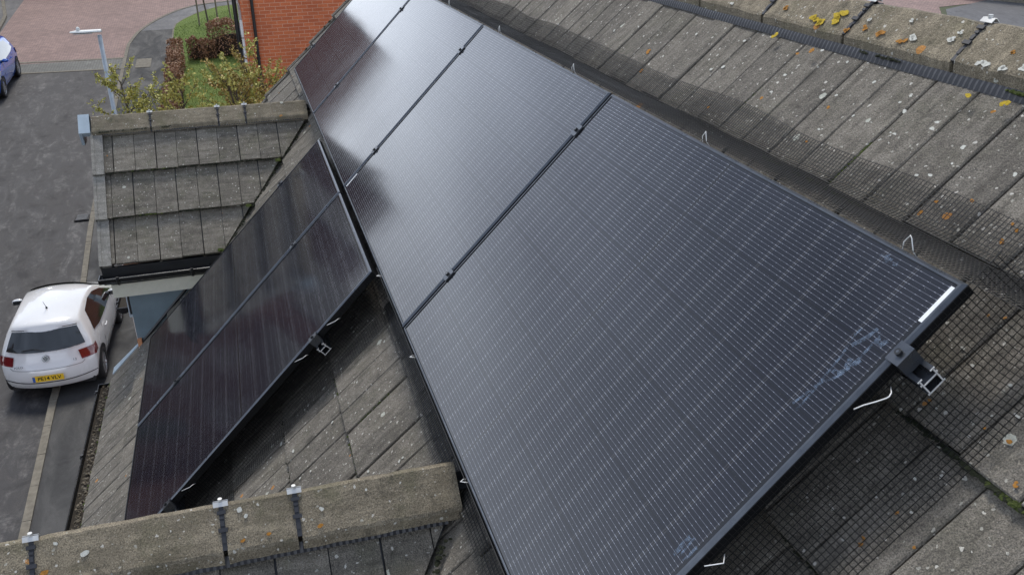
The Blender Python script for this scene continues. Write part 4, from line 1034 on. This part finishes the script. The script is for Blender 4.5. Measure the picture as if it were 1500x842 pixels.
# staked sapling on the lawn
sx, sy = -43.2, -1.55; sz = gz(sx)+.11
sapling('staked_tree', (sx, sy, sz), 4.2, .9, 10, 130, .02, 'bud_leaf', 'bare slim tree tied between two stakes on the lawn', 'tree', lean=V(0, -.25, 0), low=.5)
st = empty('tree_stake', (sx, sy, sz), 'pair of timber stakes with a crossbar holding the bare tree', 'tree stake')
for dy in (-.38, .42):
    mb = MB(); mb.tube([V(sx+.1, sy+dy, sz), V(sx+.1, sy+dy, sz+1.35)], .035, 8); mb.build('stake', 'timber', st)
mb = MB(); mb.box((sx+.10, sx+.14), (sy-.42, sy+.46), (sz+1.1, sz+1.18)); mb.build('crossbar', 'timber', st)
st2 = empty('tree_stake', (-42.4, -.55, gz(-42.4)+.11), 'single tall timber stake on the lawn near the house corner', 'tree stake')
mb = MB(); mb.tube([V(-42.4, -.55, gz(-42.4)+.1), V(-42.4, -.62, gz(-42.4)+1.9)], .035, 8); mb.build('stake', 'timber', st2)
# grey rock by the corner
mb = MB(); c0 = V(-28.6, -.72, gz(-28.6)+.12)
def rock(s, t):
    a_ = 2*math.pi*s; b_ = math.pi*(t-.5); p = V(math.cos(a_)*math.cos(b_), math.sin(a_)*math.cos(b_), math.sin(b_)*.8)
    return c0+p*(.36*(1+.35*mnoise.noise(p*1.8)))
mb.grid(rock, 16, 10); tag(mb.build('boulder', 'stone_grey'), 'grey boulder on the grass beside the brick house corner', 'boulder')
# blades of grass over the lawn, denser near the trees
mb = MB()
for i in range(16000):
    x = random.uniform(-46, -21); y = random.uniform(-2.95, .2)
    if x < -43 and y < -2.9+(-43-x)*.8: continue
    h = random.uniform(.03, .09); z = gz(x)+.108; a_ = random.random()*6.28; w = .008
    p = V(x, y, z); q = V(math.cos(a_)*w, math.sin(a_)*w, 0)
    mb.quad(p-q, p+q, p+V(random.gauss(0, .02), random.gauss(0, .02), h))
struct(mb.build('grass', 'grass_blade'), 'stuff', 'short green grass on the lawn')

# ---------------------------------------------------------------- cars
def pl(x, pts):
    for (a, fa), (b, fb_) in zip(pts, pts[1:]):
        if x <= b: return fa+(fb_-fa)*max(0, (x-a))/(b-a)
    return pts[-1][1]
HATCH = dict(
    C=[(.12, .24), (.03, .34), (.0, .50), (.03, .66), (.11, .72), (.16, .95), (.40, 1.28), (.36, 1.385), (.70, 1.435), (1.55, 1.465), (2.2, 1.42), (2.58, 1.24), (2.98, 1.02), (3.45, .90), (3.80, .76), (3.94, .56), (3.97, .40), (3.90, .22)],
    E=[(.36, .24), (.32, .36), (.30, .50), (.31, .66), (.34, .74), (.42, .97), (.58, 1.24), (.62, 1.31), (.85, 1.36), (1.6, 1.385), (2.12, 1.34), (2.48, 1.18), (2.88, .98), (3.30, .86), (3.52, .73), (3.60, .56), (3.60, .40), (3.58, .24)],
    w=[(.2, .76), (.35, .81), (.55, .838), (.78, .838), (.95, .80), (1.1, .725), (1.25, .64), (1.45, .53)])
def make_car(name, paint, base, head, lab, plate_rear=None, plate_front=None, sc=(1, 1, 1), badge=True, low=True):
    e_ = empty(name, base, lab, 'car'); e_.rotation_euler = head; e_.scale = (1, 1, 1)
    Cc = [V(x*sc[0], 0, z*sc[2]) for x, z in HATCH['C']]; Ee = [V(x*sc[0], 0, z*sc[2]) for x, z in HATCH['E']]; n = len(Cc)
    Ltot = 3.97*sc[0]
    def wid(z, x): return pl(z/sc[2], HATCH['w'])*sc[1]*(1-.075*abs((x-Ltot/2)/(Ltot/2))**3)
    def strip(s, t):      # s 0..n-1, t -1..1
        i = min(int(s), n-2); f = s-i; c = Cc[i].lerp(Cc[i+1], f); g = Ee[i].lerp(Ee[i+1], f); a = abs(t)
        p = c.lerp(g, a**2.6); w_ = wid(g.z, g.x); return V(p.x, math.copysign(w_*a, t) if t else 0, p.z)
    def sidep(s, r, sg):
        i = min(int(s), n-2); f = s-i; g = Ee[i].lerp(Ee[i+1], f); xb = (.36+(3.58-.36)*s/(n-1))*sc[0]; q = V(xb, 0, .22*sc[2])
        p = g.lerp(q, r); return V(p.x, sg*wid(p.z, p.x), p.z)
    mb = MB(); T = [-1, -.93, -.75, -.4, 0, .4, .75, .93, 1]; rows = [.12, .3, .5, .7, .85, 1]
    cols = len(T); idx = {}
    vs = []
    for k_ in range(n):
        for t in T: vs.append(strip(k_, t))
    fs = [(k_*cols+j, k_*cols+j+1, (k_+1)*cols+j+1, (k_+1)*cols+j) for k_ in range(n-1) for j in range(cols-1)]
    for sg, jc in ((-1, 0), (1, cols-1)):
        base_i = {}
        for k_ in range(n):
            for ri, r in enumerate([0]+rows):
                if ri == 0: base_i[k_, 0] = k_*cols+jc
                elif k_ in (0, n-1): base_i[k_, ri] = base_i[k_, 0]
                else: base_i[k_, ri] = len(vs); vs.append(sidep(k_, r, sg))
        for k_ in range(n-1):
            for ri in range(len(rows)):
                f = [base_i[k_, ri], base_i[k_+1, ri], base_i[k_+1, ri+1], base_i[k_, ri+1]]
                g = []
                for q in f:
                    if q not in g: g.append(q)
                if len(g) > 2: fs.append(tuple(g))
    mb.add(vs, fs)
    body = mb.build('body', paint, e_, smooth=True, sub=2, world_space=False)
    # floor
    fl = MB(); fl.box((.3*sc[0], 3.65*sc[0]), (-.70*sc[1], .70*sc[1]), (.17, .26)); fl.build('underbody', 'rubber', e_, world_space=False)
    def spatch(nm, s0, s1, t0, t1, off, mat, par=None, ns=8, nt_=12, shrink=0.):
        q = MB()
        def fn(a, b):
            s = s0+(s1-s0)*a; k2 = 1-shrink*a; t = t0*k2+(t1*k2-t0*k2)*b
            p = strip(s, t); e1 = strip(min(s+.05, n-1), t)-strip(max(s-.05, 0), t); e2 = strip(s, min(t+.03, 1))-strip(s, max(t-.03, -1)); nn = e1.cross(e2).normalized()
            if nn.dot(p-V(Ltot/2, 0, .6)) < 0: nn = -nn
            return p+nn*off
        q.grid(fn, ns, nt_); return q.build(nm, mat, par or e_, smooth=True, world_space=False)
    rw = spatch('rear_window', 4.95, 5.93, -.86, .86, .010, 'car_glass', shrink=.02)
    spatch('windscreen', 10.2, 12.0, -.90, .90, .010, 'car_glass')
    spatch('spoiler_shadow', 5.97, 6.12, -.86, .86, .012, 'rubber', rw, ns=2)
    q = MB(); 
    for t0, t1 in ((-.25, -.22),): pass
    # bumper crease and tailgate shut line
    for s_, nm in ((1.35, 'bumper_crease'),):
        q.tube([strip(s_, t/12)+V(-.006, 0, 0) for t in range(-12, 13)], .007, 5); q.build(nm, 'rubber', body, world_space=False)
    q = MB(); q.tube([strip(3.25, -.78)+V(-.004, 0, 0)]+[strip(2.92, t/12*.72)+V(-.008, 0, 0) for t in range(-12, 13)]+[strip(3.25, .78)+V(-.004, 0, 0)], .0035, 4); q.build('tailgate_shut_line', 'black_ink', body, world_space=False)
    # side glass
    topl = [(.76, 1.02), (1.02, 1.29), (1.5, 1.335), (1.9, 1.30), (2.3, 1.19), (2.74, .985)]
    botl = [(.76, 1.0), (1.15, .955), (1.55, .945), (1.95, .94), (2.35, .94), (2.74, .95)]
    for sg in (-1, 1):
        q = MB()
        def fn(a, b):
            i = min(int(a*5), 4); f = a*5-i
            tx = topl[i][0]+(topl[i+1][0]-topl[i][0])*f; tz = topl[i][1]+(topl[i+1][1]-topl[i][1])*f
            bx = botl[i][0]+(botl[i+1][0]-botl[i][0])*f; bz = botl[i][1]+(botl[i+1][1]-botl[i][1])*f
            x = (bx+(tx-bx)*b)*sc[0]; z = (bz+(tz-bz)*b)*sc[2]
            return V(x, sg*(wid(z, x)+.006), z)
        q.grid(fn, 15, 6); q.build('side_window', 'car_glass', e_, smooth=True, world_space=False)
        # lamps
        q = MB()
        def tl(a, b):
            s = 3.65+(4.6-3.65)*b
            if a < .5:
                p = strip(s, sg*(.72-.04*b+(.28+.04*b)*a*2)); return p+V(-.012, sg*.004, 0)
            r = (a-.5)*2; g = strip(s, sg*1.0); x = g.x+.17*r*(1-.45*b)*sc[0]; return V(x, sg*(wid(g.z, x)+.010), g.z+.015*r)
        q.grid(tl, 12, 6); q.build('tail_light', 'red_lens', e_, smooth=True, world_space=False)
        q = MB()
        def hl(a, b):
            s = 13.25+(14.6-13.25)*b
            if a < .6: p = strip(s, sg*(.62+.38*a/.6)); return p+V(.012, sg*.004, .008)
            r = (a-.6)/.4; g = strip(s, sg*1.0); x = g.x-.22*r*sc[0]; return V(x, sg*(wid(g.z, x)+.010), g.z+.01)
        q.grid(hl, 12, 6); q.build('headlight', 'clear_lens', e_, smooth=True, world_space=False)
        # mirror
        m_ = MB(); mx_, mz_ = 2.52*sc[0], .99*sc[2]; my_ = sg*(wid(mz_, mx_)+.11)
        m_.grid(lambda a, b: V(mx_+.055*math.cos(2*math.pi*a)*math.cos(math.pi*(b-.5)), my_+.115*math.sin(math.pi*(b-.5)), mz_+.065*math.sin(2*math.pi*a)*math.cos(math.pi*(b-.5))), 12, 10)
        mm = m_.build('mirror', paint, e_, smooth=True, world_space=False)
        g_ = MB(); g_.box((mx_-.058, mx_-.046), (my_-.085, my_+.085), (mz_-.04, mz_+.04)); g_.build('mirror_glass', 'car_glass', mm, world_space=False)
        a_ = MB(); a_.box((mx_-.02, mx_+.03), sorted((my_-sg*.05, my_-sg*.14)), (mz_-.05, mz_-.015)); a_.build('mirror_arm', 'rubber', mm, world_space=False)
        # handle, side strip
        h_ = MB(); hx = 1.42*sc[0]; hz = .80*sc[2]; h_.tube([V(hx-.09, sg*(wid(hz, hx)+.005), hz), V(hx-.06, sg*(wid(hz, hx)+.03), hz+.003), V(hx+.06, sg*(wid(hz, hx)+.03), hz), V(hx+.09, sg*(wid(hz, hx)+.005), hz)], .014, 6); h_.build('door_handle', paint, e_, smooth=True, world_space=False)
        d_2 = MB()
        for pts in ([(1.22, .93), (1.2, .6), (1.28, .3)], [(2.62, .93), (2.68, .6), (2.55, .3)], [(1.28, .3), (2.55, .3)]):
            d_2.tube([V(x*sc[0], sg*(wid(z*sc[2], x*sc[0])+.0015), z*sc[2]) for x, z in pts], .0035, 4)
        d_2.build('door_shut_line', 'black_ink', e_, world_space=False)
        # wheels with dark arches
        for wx in (.74*sc[0], 3.16*sc[0]+.03):
            r_ = .305*sc[2]; R2 = .365*sc[2]; arch = MB(); ring = []
            for k_ in range(25):
                a2 = -.42+(math.pi+.84)*k_/24; x = wx+math.cos(a2)*R2; z = r_+math.sin(a2)*R2; z = max(z, .2*sc[2])
                ring.append((x, z))
            c_ = (wx, r_)
            vs2 = [V(c_[0], sg*(wid(c_[1], c_[0])+.006), c_[1])]+[V(x, sg*(wid(z, x)+.008), z) for x, z in ring]
            arch.add(vs2, [(0, k_+1, k_+2) for k_ in range(24)]); arch.build('wheel_arch', 'rubber', e_, world_space=False)
            yo = sg*(wid(.6*sc[2], wx)-.005); w2 = empty('wheel', (wx, yo, r_)); w2.parent = e_
            prof = [(.205, .0), (.215, .012), (.285, .012), (.303, -.01), (.305, -.05), (.305, -.15), (.29, -.185), (.2, -.185)]
            ty = MB()
            ty.grid(lambda a, b: (lambda rr, yy: V(math.cos(2*math.pi*a)*rr*sc[2], sg*yy, math.sin(2*math.pi*a)*rr*sc[2]))(*[(prof[min(int(b*7), 6)][c]*(1-(b*7-min(int(b*7), 6)))+prof[min(int(b*7), 6)+1][c]*(b*7-min(int(b*7), 6))) for c in (0, 1)]), 28, 7)
            ty.build('tyre', 'rubber', w2, smooth=True, world_space=False)
            rm = MB()
            rm.grid(lambda a, b: V(math.cos(2*math.pi*a)*(.19+.02*b)*sc[2], sg*(-.03+.035*b), math.sin(2*math.pi*a)*(.19+.02*b)*sc[2]), 24, 2)
            for k_ in range(10):
                a2 = 2*math.pi*k_/10+.1*(k_ % 2); u2 = V(math.cos(a2), 0, math.sin(a2)); v2 = V(-math.sin(a2), 0, math.cos(a2))
                rm.obox(V(0, 0, 0), u2, v2, V(0, sg, 0), (.03, .195*sc[2]), (-.014, .014), (-.03, -.002))
            rm.tube([V(0, sg*-.04, 0), V(0, sg*.002, 0)], .045, 12); rm.build('rim', 'rim_metal', w2, world_space=False)
            bk = MB(); bk.tube([V(0, sg*-.10, 0), V(0, sg*-.045, 0)], .2*sc[2], 20); bk.build('brake_drum', 'rubber', w2, world_space=False)
    # plates
    def text(s, size, M_, mat, nm, par, ext=.0015):
        cu = bpy.data.curves.new(nm, 'FONT'); cu.body = s; cu.size = size; cu.align_x = 'CENTER'; cu.align_y = 'CENTER'; cu.extrude = ext; cu.offset = size*.012
        tmp = bpy.data.objects.new('tmp', cu); col.objects.link(tmp)
        dg = bpy.context.evaluated_depsgraph_get(); me = bpy.data.meshes.new_from_object(tmp.evaluated_get(dg)); bpy.data.objects.remove(tmp)
        me.transform(M_); me.materials.clear(); me.materials.append(MAT[mat]); o = bpy.data.objects.new(nm, me); col.objects.link(o); o.parent = par; return o
    def frame(o, xa, ya): 
        z_ = Vector(xa).cross(Vector(ya)).normalized(); m_ = Matrix((xa, ya, z_)).transposed().to_4x4(); m_.translation = o; return m_
    if plate_rear:
        # sits on the sloping bumper face
        c = strip(1.95, 0); up = (strip(2.7, 0)-strip(1.3, 0)).normalized(); yv = V(0, -1, 0); nn = yv.cross(up).normalized()
        o = c+nn*.012
        p_ = MB(); p_.obox(o, yv, up, nn, (-.26, .26), (-.056, .056), (-.006, .002)); pp = p_.build('number_plate', 'plate_yellow', e_, world_space=False)
        p_ = MB(); p_.obox(o, yv, up, nn, (-.257, -.215), (-.052, .052), (.002, .0035)); p_.build('plate_band', 'plate_blue', pp, world_space=False)
        text(plate_rear, .098, frame(o+yv*.022+nn*.0045, yv, up), 'black_ink', 'plate_lettering', pp)
        o = strip(4.42, 0); up = (strip(4.8, 0)-strip(4.1, 0)).normalized(); nn = yv.cross(up).normalized(); o = o+nn*.014
        b_ = MB(); b_.tube([o, o+nn*.012], .062, 24); bd = b_.build('badge', 'badge_chrome', e_, world_space=False)
        b_ = MB(); b_.tube([o+nn*.013+yv*math.cos(t*math.pi/12)*.052+up*math.sin(t*math.pi/12)*.052 for t in range(25)], .005, 6)
        for pts in ([(-.026, .045), (0, .006), (.026, .045)], [(-.048, .018), (-.022, -.042), (0, -.002), (.022, -.042), (.048, .018)]):
            b_.tube([o+nn*.0135+yv*x+up*z for x, z in pts], .0045, 5)
        b_.build('badge_emblem', 'aluminium', bd, world_space=False)
        text('POLO', .055, frame(strip(3.72, -.0)+nn*.016+yv*-.47+up*.0+V(.035, 0, 0), yv, up), 'badge_chrome', 'tailgate_lettering', e_)
        text('1.2', .055, frame(strip(4.05, 0)+nn*.016+yv*.47+V(.03, 0, 0), yv, up), 'badge_chrome', 'tailgate_lettering', e_)
        a_ = MB(); r0 = strip(8.3, 0)+Z_*.004; a_.tube([r0, r0+Z_*.02], [.022, .016], 8); a_.tube([r0+Z_*.018, r0+V(-.09, 0, .12), r0+V(-.14, 0, .19)], [.006, .0045, .003], 5); a_.build('aerial', 'rubber', e_, world_space=False)
        # wiper
        a_ = MB(); a_.tube([strip(5.0, 0)+V(-.03, 0, .02), strip(5.12, .22)+V(-.03, 0, .02), strip(5.05, .5)+V(-.03, 0, .02)], .007, 5); a_.build('rear_wiper', 'rubber', e_, world_space=False)
    gr = MB()
    def gf(a, b): 
        p = strip(14.7+.35*b, -.6+1.2*a); return p+V(.012, 0, 0)
    gr.grid(gf, 14, 3); gr.build('grille', 'rubber', e_, world_space=False)
    gr = MB(); gr.grid(lambda a, b: strip(15.5+.8*b, -.7+1.4*a)+V(.010, 0, 0), 14, 3); gr.build('lower_intake', 'rubber', e_, world_space=False)
    return e_
pitch = math.atan(SL)
# local +x is the front of the car
# nose pointing up the road (-X), rising with it
def heading(yaw):   # rotate local x to -X (yaw 180) or +X and tilt with the slope
    return yaw
wc = make_car('parked_car', 'white_car_paint', (-15.02, -4.47, gz(-15.2)+.055), (0, 0, 0), 'white three-door hatchback parked half on the footpath, rear towards us', plate_rear='PE14 VLV')
Rm_ = Matrix.Rotation(R(180-1.5), 3, 'Z'); Rs = Matrix.Rotation(pitch, 3, 'Y')
wc.rotation_euler = Rm_.to_euler()
bc = make_car('parked_car', 'blue_car_paint', (-38.1, -9.22, gz(-38.1)+.02), (0, 0, 0), 'bright blue car facing down the road at the left edge', sc=(1.06, 1.06, 1.10))
bc.rotation_euler = (Rs @ Matrix.Rotation(R(-1), 3, 'Z')).to_euler()
dc = make_car('parked_car', 'dark_car_paint', (-51.6, -9.3, gz(-51.6)+.02), (0, 0, 0), 'dark car at the top of the road, only its lower edge showing', sc=(1.05, 1.05, 1.05))
dc.rotation_euler = (Rs @ Matrix.Rotation(R(180), 3, 'Z')).to_euler()
